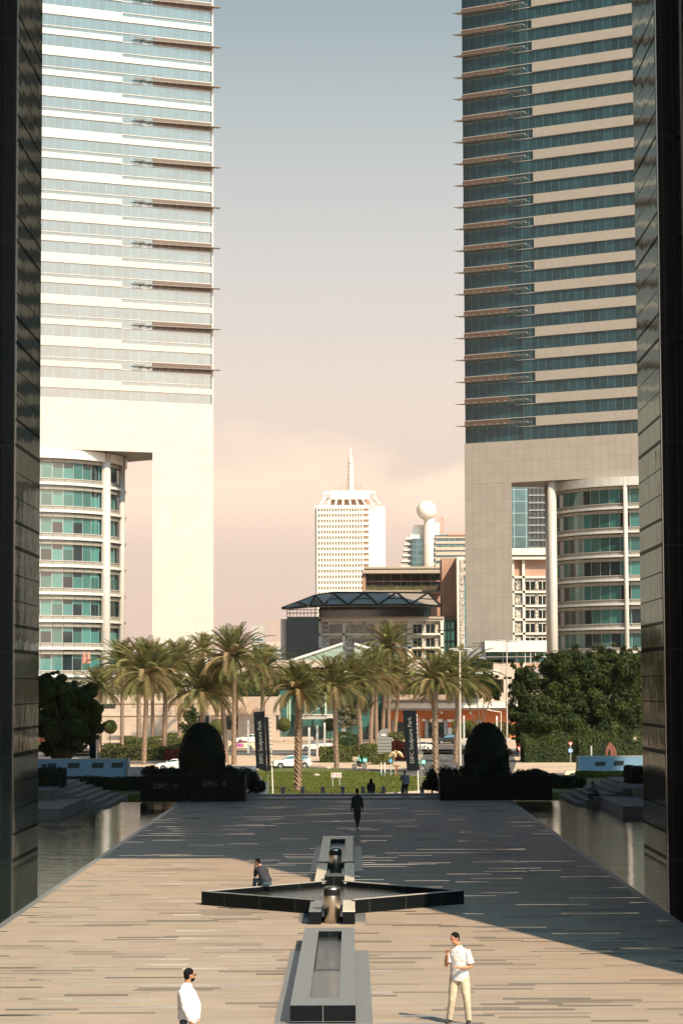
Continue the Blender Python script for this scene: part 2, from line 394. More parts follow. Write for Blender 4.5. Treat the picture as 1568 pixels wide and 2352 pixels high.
M['gate_glass'] = grid_mat('gate_glazing', (.006,.011,.014), (.03,.035,.035), 1.5, 4.0, .10, .12, rough=.04, axis='Y', var=.1, spec=.7, lrough=.4)
M['gate_front'] = grid_mat('gate_front_glazing', (.004,.008,.010), (.014,.018,.02), .42, 4.0, .05, .06, rough=.2, var=.1, spec=.25)
M['skin'] = mat('skin_brown', (.42,.20,.11), .5, 0, .08, 10)
M['skin_dark'] = mat('skin_dark', (.16,.08,.05), .5, 0, .08, 10)
M['hair'] = mat('black_hair', (.009,.008,.008), .9, 0, .3, 30, spec=.1)
M['shirt_white'] = mat('white_cotton', (.60,.58,.57), .8, 0, .04, 5, bump=.5, bscale=9)
M['trouser_cream'] = mat('cream_cotton', (.50,.41,.29), .85, 0, .05, 5, bump=.5, bscale=9)
M['trouser_black'] = mat('black_cloth', (.012,.016,.018), .8, 0, .2, 5)
M['jacket_navy'] = mat('dark_knit', (.030,.030,.040), .85, 0, .15, 8)
M['jeans'] = mat('blue_denim', (.045,.085,.11), .85, 0, .3, 8)
M['shirt_blue'] = mat('pale_blue_cotton', (.25,.30,.36), .8, 0, .1, 6)
M['grey_cloth'] = mat('grey_cloth', (.15,.16,.17), .8, 0, .2, 10)
M['shoe'] = mat('black_leather', (.01,.01,.01), .4)
# ------------------------------------------------------------------ world, sun
SUN_AZ, SUN_EL = R(35), R(44)      # sun stands behind the camera, to the right
w = bpy.data.worlds.new('World'); S.world = w; w.use_nodes = True; t = w.node_tree
bg = t.nodes['Background']
sky = N(t, 'ShaderNodeTexSky'); sky.sky_type = 'NISHITA'; sky.sun_disc = False
sky.sun_elevation = SUN_EL; sky.sun_rotation = R(180)-SUN_AZ; sky.dust_density = 4.0; sky.air_density = 1.2; sky.ozone_density = 1.5
tc = N(t, 'ShaderNodeTexCoord'); sp = N(t, 'ShaderNodeSeparateXYZ'); t.links.new(tc.outputs['Generated'], sp.inputs[0])
el = sp.outputs['Z']
cr = N(t, 'ShaderNodeValToRGB'); e = cr.color_ramp.elements
e[0].position = 0.0; e[0].color = (.60,.45,.385,1)
e[1].position = 1.0; e[1].color = (.10,.20,.27,1)
for pos, c in ((.0145,(.66,.49,.41)), (.072,(.71,.545,.45)), (.129,(.695,.595,.52)), (.184,(.575,.55,.53)), (.238,(.435,.47,.475)), (.29,(.30,.37,.405)), (.42,(.15,.22,.27))):
    q = e.new(pos); q.color = (*c, 1)
t.links.new(el, cr.inputs[0])
# low cloud bank
mp = N(t, 'ShaderNodeMapping'); mp.inputs['Scale'].default_value = (9, 9, 20); t.links.new(tc.outputs['Generated'], mp.inputs[0])
nz = N(t, 'ShaderNodeTexNoise'); nz.inputs['Scale'].default_value = 1.6; nz.inputs['Detail'].default_value = 5; nz.inputs['Roughness'].default_value = .5; t.links.new(mp.outputs[0], nz.inputs['Vector'])
top = Mth(t, 'ADD', .062, Mth(t, 'MULTIPLY', nz.outputs[0], .085))
up = N(t, 'ShaderNodeMapRange', interpolation_type='SMOOTHSTEP'); t.links.new(Mth(t, 'SUBTRACT', top, el), up.inputs[0]); up.inputs[1].default_value = -.004; up.inputs[2].default_value = .014
lo = N(t, 'ShaderNodeMapRange', interpolation_type='SMOOTHSTEP'); t.links.new(el, lo.inputs[0]); lo.inputs[1].default_value = .055; lo.inputs[2].default_value = .09
nz3 = N(t, 'ShaderNodeTexNoise'); nz3.inputs['Scale'].default_value = 1.0; nz3.inputs['Detail'].default_value = 4; t.links.new(mp.outputs[0], nz3.inputs['Vector'])
br = N(t, 'ShaderNodeMapRange'); t.links.new(nz3.outputs[0], br.inputs[0]); br.inputs[1].default_value = .35; br.inputs[2].default_value = .6; br.inputs[3].default_value = .35; br.inputs[4].default_value = 1.0
cf = Mth(t, 'MULTIPLY', Mth(t, 'MULTIPLY', up.outputs[0], lo.outputs[0]), br.outputs[0])
tint = MixC(t, cf, cr.outputs[0], (.90,.70,.55))
# blend the physical sky with the warm haze colour near the horizon
hz = N(t, 'ShaderNodeMapRange', interpolation_type='SMOOTHSTEP'); t.links.new(el, hz.inputs[0]); hz.inputs[1].default_value = .30; hz.inputs[2].default_value = .46
hz.inputs[3].default_value = 1.0; hz.inputs[4].default_value = 0.0
SKYK = 10.0
sc = N(t, 'ShaderNodeVectorMath', operation='SCALE'); t.links.new(tint, sc.inputs[0]); sc.inputs['Scale'].default_value = SKYK
skt = MixC(t, 1.0, sky.outputs[0], (.22,.55,.80), 'MULTIPLY')
fin = MixC(t, hz.outputs[0], skt, sc.outputs[0])
dt = N(t, 'ShaderNodeVectorMath', operation='DOT_PRODUCT'); t.links.new(tc.outputs['Generated'], dt.inputs[0])
dt.inputs[1].default_value = (math.sin(SUN_AZ)*math.cos(R(12)), -math.cos(SUN_AZ)*math.cos(R(12)), math.sin(R(12)))
au = N(t, 'ShaderNodeMapRange', interpolation_type='SMOOTHSTEP'); t.links.new(dt.outputs['Value'], au.inputs[0]); au.inputs[1].default_value = .72; au.inputs[2].default_value = .97
au.inputs[3].default_value = 1.0; au.inputs[4].default_value = 4.4
ab = Mth(t, 'ABSOLUTE', dt.outputs['Value'])
dk = N(t, 'ShaderNodeMapRange', interpolation_type='SMOOTHSTEP'); t.links.new(ab, dk.inputs[0]); dk.inputs[1].default_value = .15; dk.inputs[2].default_value = .70; dk.inputs[3].default_value = .16; dk.inputs[4].default_value = 1.0
scg = N(t, 'ShaderNodeVectorMath', operation='SCALE'); t.links.new(fin, scg.inputs[0]); t.links.new(dk.outputs[0], scg.inputs['Scale']); fin = scg.outputs[0]
wf = N(t, 'ShaderNodeMapRange'); t.links.new(au.outputs[0], wf.inputs[0]); wf.inputs[1].default_value = 1; wf.inputs[2].default_value = 4.4
fin = MixC(t, wf.outputs[0], fin, MixC(t, 1.0, fin, (1.0,.96,.87), 'MULTIPLY'))
scf = N(t, 'ShaderNodeVectorMath', operation='SCALE'); t.links.new(fin, scf.inputs[0]); t.links.new(au.outputs[0], scf.inputs['Scale']); fin = scf.outputs[0]
t.links.new(fin, bg.inputs['Color']); bg.inputs['Strength'].default_value = .085
sl = bpy.data.lights.new('sun', 'SUN'); sl.energy = 5.0; sl.angle = R(.5); sl.color = (1.0, .78, .545)
so = bpy.data.objects.new('sun', sl); COL.objects.link(so)
sd = Vector((math.sin(SUN_AZ)*math.cos(SUN_EL), -math.cos(SUN_AZ)*math.cos(SUN_EL), math.sin(SUN_EL)))
so.rotation_euler = sd.to_track_quat('Z', 'Y').to_euler(); so.location = sd*300
S.view_settings.view_transform = 'Standard'; S.view_settings.look = 'None'; S.view_settings.exposure = 0.55; S.view_settings.gamma = 1

# ------------------------------------------------------------------ ground
mb = MB()
xs = [-9000,-400,-120,-60,-30,0,30,60,120,400,9000]
ys = [a for a,_ in PROF]
vs = [(x,y,z) for y,z in PROF for x in xs]; nx = len(xs)
mb.add(vs, [(j*nx+i, j*nx+i+1, (j+1)*nx+i+1, (j+1)*nx+i) for j in range(len(ys)-1) for i in range(nx-1)])
struct(mb.build('ground', M['sand']))
PX0, PX1 = -10.0, 9.25
mb = MB(); mb.box(PX0, PX1, -30, 134.2, -1.45, 0)
pl = struct(mb.build('plaza_pavement', M['plaza']))
mb = MB(); mb.box(PX0, PX1, 134.2, 136.3, -1.45, .10); mb.box(PX0, PX1, 136.3, 137.2, -1.45, .22); mb.box(PX0, PX1, 137.201, 139.2, -1.45, -.22)
struct(mb.build('plaza_steps', M['stone_grey']))
mb = MB(); mb.box(-40, PX0-.0, 30, 134, -1.4, -.10); struct(mb.build('pool_water', M['pool']))
mb = MB(); mb.box(PX1, 40, 30, 134, -1.4, -.10); struct(mb.build('pool_water', M['pool']))
mb = MB()
for x0, x1 in ((PX0-.0, PX0+.22), (PX1-.22, PX1)): mb.box(x0, x1, 25, 134.1, .001, .006)
struct(mb.build('pool_edge_kerb', M['stone_grey']))
# banks of grass beyond the pools
for nm, x0, x1, y0 in (('lawn', -60, -10.6, 141), ('lawn', 10.2, 60, 141)):
    mb = MB(); n = 12
    mb.add([(x0+(x1-x0)*i/n, y, z) for y, z in ((y0,-1.2),(y0+.3,.02),(158,.12),(172,-.1),(180,-2.2)) for i in range(n+1)],
           [(j*(n+1)+i, j*(n+1)+i+1, (j+1)*(n+1)+i+1, (j+1)*(n+1)+i) for j in range(4) for i in range(n)])
    struct(mb.build(nm, M['grass']))
def flat(name, pts, off, mt, kind='structure', sub=10):
    """sheet laid on the sloping ground, outline given by ground points"""
    bm = bmesh.new(); vs = [bm.verts.new((p[0], p[1], 0)) for p in pts]; bm.faces.new(vs)
    for yb in (182, 275):
        g = bm.faces[:]+bm.edges[:]+bm.verts[:]
        bmesh.ops.bisect_plane(bm, geom=g, plane_co=(0, yb, 0), plane_no=(0, 1, 0))
    bmesh.ops.triangulate(bm, faces=bm.faces[:])
    for v in bm.verts: v.co.z = gz(v.co.y)+off
    bmesh.ops.recalc_face_normals(bm, faces=bm.faces)
    for f in bm.faces:
        if f.normal.z < 0: f.normal_flip()
    me = bpy.data.meshes.new(name); bm.to_mesh(me); bm.free(); me.materials.append(mt)
    o = bpy.data.objects.new(name, me); COL.objects.link(o); return tag(o, kind=kind)
# asphalt
road = [GG(u, v) for u, v in ((560,1786),(760,1786),(880,1790),(985,1802),(1080,1830),(1160,1800),(1185,1752),(1172,1719),(1100,1711),(985,1711),(975,1722),(962,1762),(900,1768),(760,1764),(640,1760),(560,1762))]
flat('road', road, .008, M['asphalt'])
flat('road', [(-120,345),(120,345),(120,372),(-120,372)], .008, M['asphalt'])
flat('road', [GG(u, v) for u, v in ((88,1738),(150,1722),(236,1718),(236,1745),(160,1760),(88,1775))], .008, M['asphalt'])
flat('road', [GG(u, v) for u, v in ((1165,1790),(1500,1790),(1500,1776),(1165,1776))], .008, M['asphalt'])
for pts in (((985,1712),(1150,1716)), ):
    a, b_ = GG(*pts[0]), GG(*pts[1])
for u, v, w_ in ((997,1751,14),(1018,1772,9),(1010,1735,10),(1000,1767,6),(1040,1725,16),(1085,1733,14),(1065,1760,12),(1018,1741,8)):
    a = GG(u, v); k = FL/a.y; L = w_/k
    flat('road_marking', [(a.x,a.y),(a.x+L,a.y),(a.x+L,a.y+1.1),(a.x,a.y+1.1)], .014, M['paint'])
flat('road_marking', [(-60,357.8),(60,357.8),(60,358.3),(-60,358.3)], .014, M['paint'])
# roundabout lawn with its kerb
lw = [(595,1768),(640,1765),(700,1766),(760,1769),(850,1775),(930,1783),(1010,1792),(1075,1801),(1100,1806),(1082,1812),(1020,1817),(940,1822),(860,1828),(700,1836),(560,1840),(540,1800)]
lg = [GG(u, v) for u, v in lw]
cx = sum(p.x for p in lg)/len(lg); cy = sum(p.y for p in lg)/len(lg)
def ringout(pts, d):
    out = []
    for p in pts:
        q = Vector((p.x-cx, p.y-cy)); q = q*(1+d/q.length); out.append((cx+q.x, cy+q.y))
    return out
bm = MB(); outer = ringout(lg, .55); n = len(lg)
bm.add([(x,y,gz(y)-.1) for x,y in outer]+[(x,y,gz(y)+.16) for x,y in outer]+[(p.x,p.y,gz(p.y)+.16) for p in lg]+[(p.x,p.y,gz(p.y)-.1) for p in lg],
       [(a*n+i, a*n+(i+1)%n, ((a+1)%4)*n+(i+1)%n, ((a+1)%4)*n+i) for a in range(4) for i in range(n)])
struct(bm.build('lawn_kerb', M['kerb'], fix=True))
lawn = flat('lawn', [(p.x,p.y) for p in lg], .10, M['grass'])
def blades(name, fn, n, h, mt, seed=1):
    r = random.Random(seed); mb = MB()
    for _ in range(n):
        q = fn(r)
        if q is None: continue
        x, y, z = q; a = r.random()*6.28; w_ = .05; hh = h*(.5+r.random())
        dx, dy = math.cos(a)*w_, math.sin(a)*w_; lx, ly = r.uniform(-.08,.08), r.uniform(-.08,.08)
        mb.add([(x-dx,y-dy,z),(x+dx,y+dy,z),(x+lx,y+ly,z+hh)], [(0,1,2)])
    return tag(mb.build(name, mt), 'short mown grass of the roundabout lawn in front of the palms', 'grass', kind='stuff')
def inpoly(x, y, poly):
    c = False; j = len(poly)-1
    for i in range(len(poly)):
        xi, yi = poly[i][0], poly[i][1]; xj, yj = poly[j][0], poly[j][1]
        if (yi > y) != (yj > y) and x < (xj-xi)*(y-yi)/(yj-yi)+xi: c = not c
        j = i
    return c
def fn(r):
    x = r.uniform(-22, 12); y = r.uniform(150, 275)
    return (x, y, gz(y)+.08) if inpoly(x, y, lg) else None
blades('lawn_grass', fn, 60000, .12, M['hedge_bright'])
# pinkish path in front of the lawn
flat('path', [GG(u, v) for u, v in ((700,1838),(860,1830),(1010,1819),(1090,1809),(1135,1803),(1170,1812),(1170,1838))], .006, mat('pink_path', (.50,.34,.26), .85, 0, .1, .6))

# ------------------------------------------------------------------ gate building (frames the view)
g = empty('gate_building', (0, 90, 0), 0, 'dark stone and glass gate building framing both sides of the view', 'building')
XL, XR = -12.95, 12.0
HT = 100
def yzprism(mb, poly, x0, x1):
    x0, x1 = min(x0,x1), max(x0,x1); n = len(poly)
    a = sum(poly[i][0]*poly[(i+1)%n][1]-poly[(i+1)%n][0]*poly[i][1] for i in range(n))
    if a < 0: poly = poly[::-1]
    mb.add([(x0,y,z) for y,z in poly]+[(x1,y,z) for y,z in poly], [tuple(range(n))[::-1], tuple(range(n,2*n))]+[(i,(i+1)%n,n+(i+1)%n,n+i) for i in range(n)])
for sx, xi, xw in ((-1, XL, XL-.95), (1, XR, XR+.85)):
    mb = MB(); mb.box(xi, xi+sx*58, 87.3, 94, -1.4, HT); mb.build('stone_pier', M['pier'], g, fix=False)
    mb = MB(); mb.box(xi+sx*.02, xw, 86.9, 87.29, -.2, HT); mb.build('corner_glazing', M['gate_front'], g)
    mb = MB()
    if sx > 0: # flank raked and overhung out of view, shaped to cast the plaza's shadow edge
        yzprism(mb, [(37.8,-1.4),(86.88,-1.4),(86.88,HT),(49.5,HT),(49.5,46.5),(79.0,46.5),(37.8+.886*1,1)], xw, xw+57)
    else: mb.box(xw, xw-57, 60, 86.88, -1.4, HT)
    mb.build('side_glazing', M['gate_glass'], g)
    mb = MB()
    for k in range(1, 24): mb.box(xw, xw-sx*.10, 80, 86.8, k*4.0-.06, k*4.0+.06)
    for k in range(5): mb.box(xw-sx*.001, xw-sx*.07, 80+k*1.5, 80.09+k*1.5, 0, HT-1)
    mb.build('floor_fins', M['black'], g)
    for yy in (81.5, 84): 
        mb = MB(); mb.tube((xw-sx*.30, yy, 0), (xw-sx*.30, yy, HT-1), .05, seg=6); mb.build('glazing_rod', M['grey'], g)
mb = MB(); mb.box(XL, XR, 50, 94, 46.5, HT-.01); mb.build('shade_bridge', M['pier'], g)  # unseen span placed overhead to cast shade beyond the piers

# ------------------------------------------------------------------ two office towers
def plane_s(A, ang, u, v):
    d = ray(u, v); n = Vector((-math.sin(ang), math.cos(ang), 0))
    tt = (Vector((A.x, A.y, HC))-CAM).dot(n)/d.dot(n); p = CAM+d*tt
    return (p.x-A.x)*math.cos(ang)+(p.y-A.y)*math.sin(ang), p.z
def sunshade(mb, x0, x1, z, out, tip=1.0):
    mb.add([(x0,-.05,z-.1),(x0,-out*.25,z-.1),(x1,-out,z-.08),(x1,-.05,z-.08),(x0,-.05,z+.1),(x0,-out*.25,z+.06),(x1,-out,z+.02),(x1,-.05,z+.1)],
           [(0,3,2,1),(4,5,6,7),(0,1,5,4),(1,2,6,5),(2,3,7,6),(3,0,4,7)])

# left tower: origin at its right edge, face runs to the left
A = P(490, 1400, 450); angL = R(23); A.z = gz(450)
tl = empty('office_tower', A, angL, 'sunlit pale banded office tower on the left with few long sunshades', 'tower')
def L_(u, v):
    s, z = plane_s(A, angL, u, v); return s, z-A.z
_, zopen = L_(350, 1039); _, zleg = L_(430, 1476)
legx = L_(350, 1200)[0]; W_ = 52.0
shz = [L_(490, v)[1] for v in (17.6, 850.5)]
per = (shz[0]-shz[1])/9.0
z0p = shz[1]-per*.0+5.0/8.0*per           # top of the wide band above the lowest sunshade
H_T = z0p+per*12
sx1 = L_(42.5*0+279, 700)[0]; xb = L_(352, 700)[0]; xs_ = L_(308, 700)[0]
tri = lambda wd, dp: [(0,0),(-wd,0),(-wd/2,dp)]
_, zcl = L_(490, 929)                      # top of the plain cladding
mb = MB(); mb.prism(tri(W_, 45), zopen, zcl); mb.build('transfer_wall', M['cladding'], tl, local=True)
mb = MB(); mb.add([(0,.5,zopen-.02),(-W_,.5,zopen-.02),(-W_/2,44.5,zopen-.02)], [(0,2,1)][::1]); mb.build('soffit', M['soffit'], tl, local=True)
mb = MB(); mb.prism([(0,0),(legx,0),(legx+4.6,9),(-4.5,9)], -2, zopen-.03); mb.build('leg', M['cladding'], tl, local=True)
mb = MB(); mb.prism([(-W_,0),(-W_+14,0),(-W_+14,9),(-W_+4.5,9)], -2, zopen-.03); mb.build('leg', M['cladding'], tl, local=True)
mb = MB(); mb.prism([(-.35,.3),(-W_+.3,.3),(-W_/2,44.4)], zcl+.001, H_T); mb.build('glass_core', M['tglass'], tl, local=True)
mb = MB(); mb.box(-.34,0,-.02,.6,zcl+.002,H_T); mb.build('corner_trim', M['slab_line'], tl, local=True)
def bandL(za, zb, x0, x1, nm, mt, dy=0.0):
    mb = MB(); mb.box(x0, x1, dy, .34, za, zb); mb.build(nm, mt, tl, local=True)
u_ = per/8.0
for k in range(-12, 1):
    zt = z0p-k*per
    if zt-1.8*u_ < zcl-per: continue
    bandL(zt-1.8*u_, zt, -W_, sx1, 'cladding_band', M['spandrel'])
    bandL(zt-1.8*u_, zt-.72*u_, sx1, -.35, 'cladding_band', M['spandrel'])
    bandL(zt-.05*u_, zt+.07*u_, sx1, -.35, 'floor_line', M['slab_line'], .12)
    if k <= 0:
        bandL(zt-5.75*u_, zt-4.7*u_, -W_, sx1, 'cladding_band', M['spandrel'])
        bandL(zt-4.06*u_, zt-3.94*u_, -W_, -.35, 'floor_line', M['slab_line'], .12)
        bandL(zt-5.81*u_, zt-5.69*u_, sx1+.001, -.35, 'floor_line', M['slab_line'], .12)
        bandL(zt-5.68*u_, zt-4.07*u_, xb, -.36, 'bronze_spandrel', M['brown'], .1)
        mb = MB(); sunshade(mb, xs_, 1.15, zt-5.0*u_, 1.5)
        for i in range(9): mb.box(xs_+1.5+i*1.75, xs_+1.56+i*1.75, -.9, .1, zt-5.3*u_, zt-4.95*u_)
        mb.box(xs_-.3, xs_+2, -1.0, -.7, zt-4.9*u_, zt-4.75*u_)
        mb.build('sunshade', M['shade_metal'], tl, local=True, fix=True)
# lowest wide band
zt = z0p-per
bandL(zt-1.8*u_, zt, -W_, sx1, 'cladding_band', M['spandrel'])
bandL(zt-1.8*u_, zt-.72*u_, sx1, -.35, 'cladding_band', M['spandrel'])
bandL(zt-.05*u_, zt+.07*u_, sx1, -.35, 'floor_line', M['slab_line'], .12)

# right tower: origin at its left edge, face runs to the right
B = P(1066, 1000, 482); angR = R(-28.7); B.z = gz(482)
tr = empty('office_tower', B, angR, 'shaded office tower on the right with dark glass and a sunshade on every floor', 'tower')
def R_(u, v):
    s, z = plane_s(B, angR, u, v); return s, z-B.z
_, zopR = R_(1176, 1108); legR = R_(1176, 1300)[0]; WR = 55.0
zs = [R_(1059, v)[1] for v in (1275*.375, 85*.375)]; pr = (zs[1]-zs[0])/9.0
zlow = R_(1064, 980)[1]; _, zcR = R_(1066, 1019)
xc = R_(1225, 500)[0]; xsh = R_(1200, 500)[0]; xbr = R_(1165, 500)[0]; xst = R_(1180, 500)[0]
nfl = round((zs[0]-zlow)/pr); pr = (zs[1]-zlow)/(nfl+9)
HR = zlow+pr*24
mb = MB(); mb.prism([(0,0),(WR,0),(22,30)], zopR, zcR); mb.build('transfer_wall', M['cladding'], tr, local=True)
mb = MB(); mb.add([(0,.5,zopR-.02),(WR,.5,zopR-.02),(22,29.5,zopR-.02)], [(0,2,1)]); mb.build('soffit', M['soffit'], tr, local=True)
mb = MB(); mb.prism([(0,0),(legR,0),(legR-6,9),(4.5,9)], -2, zopR-.03); mb.build('leg', M['cladding'], tr, local=True)
mb = MB(); mb.prism([(WR,0),(WR-14,0),(WR-14,9),(WR-4.5,9)], -2, zopR-.03); mb.build('leg', M['cladding'], tr, local=True)
mb = MB(); mb.prism([(.1,.3),(WR-.6,.3),(22,29.4)], zcR+.001, HR); mb.build('glass_core', M['tglass'], tr, local=True)
for k in range(0, 24):
    z = zlow+k*pr; f = pr/4.3
    def bandR(za, zb, x0, x1, nm, mt, dy=0.0):
        mb = MB(); mb.box(x0, x1, dy, .34, za, zb); mb.build(nm, mt, tr, local=True)
    bandR(z-.70*f, z+1.15*f, xc, WR, 'cladding_band', M['spandrel'])
    bandR(z+1.03*f, z+1.15*f, 0.05, xc-.01, 'floor_line', M['slab_line'], .15)
    bandR(z-.76*f, z-.66*f, xst, xc-.01, 'floor_line', M['slab_line'], .15)
    bandR(z-.05, z+1.02*f, 0.06, xbr, 'bronze_spandrel', M['brown'], .12)
    mb = MB()
    mb.add([(-1.35,-1.7,z-.06),(xsh,-.6,z-.1),(xsh,-.05,z-.1),(-.4,-.05,z-.1),(-1.35,-1.7,z+.01),(xsh,-.6,z+.06),(xsh,-.05,z+.06),(-.4,-.05,z+.03)],
           [(0,3,2,1),(4,5,6,7),(0,1,5,4),(1,2,6,5),(2,3,7,6),(3,0,4,7)])
    for i in range(9): mb.box(1+i*1.75, 1.07+i*1.75, -1.0, .1, z-.05, z+.3)
    mb.box(xsh-2.4, xsh+.5, -.9, -.6, z+.15, z+.32)
    mb.build('sunshade', M['shade_metal'], tr, local=True, fix=True)

# ------------------------------------------------------------------ round office buildings under the tower arches
def round_office(cx, cy, rad, ztop, fh, zb, label, pcol, side, cols):
    root = empty('round_office_building', (cx, cy, gz(cy)), 0, label, 'building')
    def ring(mb, r, z0, z1, a0=0, a1=2*math.pi, n=72):
        vs = []; k = int(n*(a1-a0)/(2*math.pi)); full = (a1-a0) > 6.2
        for i in range(k+1):
            a = a0+(a1-a0)*i/k; vs.append((r*math.cos(a), r*math.sin(a)))
        mb.prism(vs[:-1] if full else vs+[(0,0)], z0, z1)
    z = 0; Zt = ztop-gz(cy)
    i = 0; zt = Zt-zb
    def gmat(nm, base): return base
    mb = MB(); ring(mb, rad-.6, -1, Zt-.1); core = mb.build('glass_drum', M['round_glass'], root, local=True)
    f = fh/5.32
    while zt > 2:
        mb = MB(); ring(mb, rad, zt-4.55*f, zt-3.85*f); ring(mb, rad-.05, zt-.62*f, zt-.02); mb.build('floor_band', M['round_band'], root, local=True)
        mb = MB(); ring(mb, rad+.5, zt-5.05*f, zt-4.55*f-.002); mb.build('floor_ledge', M['white_metal'], root, local=True)
        mb = MB(); ring(mb, rad+.12, zt-3.86*f, zt-3.74*f); mb.build('window_sill', M['slab_line'], root, local=True)
        zt -= fh
    mb = MB(); ring(mb, rad+.7, Zt-zb+.101, Zt-.02); mb.build('roof_edge', M['white_metal'], root, local=True)
    for a, r in cols:
        mb = MB(); mb.loft([(math.cos(a)*(rad+.3), math.sin(a)*(rad+.3), -1), (math.cos(a)*(rad+.3), math.sin(a)*(rad+.3), Zt-.05)], [r, r], seg=20); mb.build('column', M['column'], root, local=True, smooth=True)
    return root
def radial_mat(name, src, per_, w_, line, col, rough, var, spec, cellv, dark=None, per_z=5.3):
    mt, t, b = nt(name)
    tc = N(t, 'ShaderNodeTexCoord'); sp = N(t, 'ShaderNodeSeparateXYZ'); t.links.new(tc.outputs['Object'], sp.inputs[0])
    ang = Mth(t, 'ARCTAN2', sp.outputs['Y'], sp.outputs['X']); s = Mth(t, 'MULTIPLY', ang, 22.0)
    s = Mth(t, 'ADD', s, 200)
    f = lines_fac(t, s, per_, w_)
    ix = Mth(t, 'FLOOR', Mth(t, 'DIVIDE', s, per_)); iz = Mth(t, 'FLOOR', Mth(t, 'DIVIDE', Mth(t, 'ADD', sp.outputs['Z'], 53), per_z))
    cb = N(t, 'ShaderNodeCombineXYZ'); t.links.new(ix, cb.inputs[0]); t.links.new(iz, cb.inputs[1])
    wn = N(t, 'ShaderNodeTexWhiteNoise', noise_dimensions='2D'); t.links.new(cb.outputs[0], wn.inputs['Vector'])
    k = Mth(t, 'MULTIPLY_ADD', wn.outputs['Value'], 2*cellv, 1-cellv)
    c = N(t, 'ShaderNodeVectorMath', operation='SCALE'); c.inputs[0].default_value = col; t.links.new(k, c.inputs['Scale'])
    cur = c.outputs[0]
    if dark:
        w2 = N(t, 'ShaderNodeSeparateColor'); t.links.new(wn.outputs['Color'], w2.inputs[0])
        cur = MixC(t, Mth(t, 'LESS_THAN', w2.outputs[1], dark[1]), cur, dark[0])
    t.links.new(MixC(t, f, cur, line), b.inputs['Base Color'])
    b.inputs['Roughness'].default_value = rough; b.inputs['Specular IOR Level'].default_value = spec
    return mt
M['round_glass'] = radial_mat('curved_glass', None, 2.35, .12, (.3,.32,.3), (.035,.125,.115), .1, .3, .9, .5, ((.008,.02,.025), .3))
M['round_band'] = radial_mat('curved_band', None, 2.35, .12, (.09,.09,.085), (.27,.245,.205), .5, .05, .4, .05)
cxl = X(288, 1300, 456)-22.5
zsoff = zopen+A.z
ro = round_office(cxl, 456, 22, zsoff-.1, 5.32, 1.9, 'round teal-glazed office building under the arch of the left tower', None, 1,
             [(math.atan2(-math.sqrt(max(0,22**2-(X(240,1300,446)-cxl)**2)), X(240,1300,446)-cxl), .95), (R(-8), .6)])
zsR = zopR+B.z
cxr = X(1256, 1300, 484)+23
def cang(u, Yc, c, cyc):
    x = X(u, 1300, Yc)-c; return math.atan2(-math.sqrt(max(0, 22**2-x*x)), x)
ro = round_office(cxr, 484, 22, zsR-.1, 4.95, 1.9, 'round dark-glazed office building under the arch of the right tower', None, -1,
             [(R(183), 1.15), (cang(1438, 464, cxr, 484), .45)])

cb_ = P(1269, 1300, 474); mb = MB(); mb.loft([(cb_.x,474,gz(474)-1),(cb_.x,474,zsR-.05)], [.92,.92], seg=24); mb.build('column', M['column'], ro, smooth=True)
# ------------------------------------------------------------------ background buildings
def q(mb, u0, v0, u1, v1, Y, d, dy=0.0):
    """box whose front face covers the given outline at distance Y, d metres deep"""
    a, b_ = P(u0, v0, Y), P(u1, v1, Y)
    mb.box(a.x, b_.x, Y+dy, Y+dy+d, b_.z, a.z); return mb
def part(nm, mt, root, boxes, Y, d, dy=0.0, sep=False):
    if sep:
        for b_ in boxes: part(nm, mt, root, (b_,), Y, d, dy)
        return
    mb = MB()
    for b_ in boxes: q(mb, *b_, Y, d, dy)
    return mb.build(nm, mt, root)

# trade centre tower, far away
Y = 1730
c7 = lambda x, y: (620.7+.29167*x, 1012.7+.29167*y)
wt = empty('trade_tower', (X(800,1300,Y), Y, -3.8), 0, 'distant cream egg-crate tower with a tall roof mast, far behind the canopy-roofed hotel', 'tower')
zt_ = Z(800, 1161.5, Y); xl, xr = X(729, 1300, Y), X(846.7, 1300, Y); xe = X(885.5, 1300, Y)
def rq(mb, x0, x1, y0, y1, z0, z1): mb.box(x0, x1, y0, y1, z0, z1)
# plan: front face xl..xr at Y, right flank receding to xe
plan = [(xl, Y), (xr, Y), (xe, Y+22), (xe, Y+40), (xl, Y+40)]
mb = MB(); mb.prism([(xl+.8,Y+.8),(xr-.2,Y+.8),(xe-.8,Y+22.5),(xe-.8,Y+39),(xl+.8,Y+39)], -3.8, zt_-1); mb.build('glass_core', M['wtc_win'], wt)
fh = 12.9/5200*Y
nrow = 22
for r in range(nrow+1):
    z1 = zt_-r*fh; mb = MB(); mb.prism(plan, z1-fh*.46 if r else z1-fh*.5, z1 if r else z1+.5); mb.build('floor_band', M['white_wall'], wt)
mb = MB(); zb = zt_-nrow*fh
nc = 16; pw = (X(833,1300,Y)-xl)/nc
for i in range(nc+1): mb.box(xl+i*pw-.42, xl+i*pw+.42, Y-.35, Y+1.2, zb, zt_-.2)
for i in range(8): 
    fx = xr+(xe-xr)*(i+.5)/8; fy = Y+22*(i+.5)/8; mb.box(fx-.9, fx+.9, fy-.5, fy+1.5, zb, zt_-.2)
mb.build('facade_fins', M['white_wall'], wt)
mb = MB(); xa, xb2 = X(722.8,1300,Y), X(727.5,1300,Y); mb.box(xa, xb2, Y+2, Y+30, -3.8, zt_+.3); mb.build('side_fin', M['white_wall'], wt)
mb = MB(); mb.box(X(760.5,1300,Y), X(850,1300,Y), Y+8, Y+30, zt_+.6, Z(800,1142,Y)); mb.build('roof_drum', M['brick'], wt)
mb = MB(); za = Z(800,1126,Y); zm = Z(800,1146,Y)
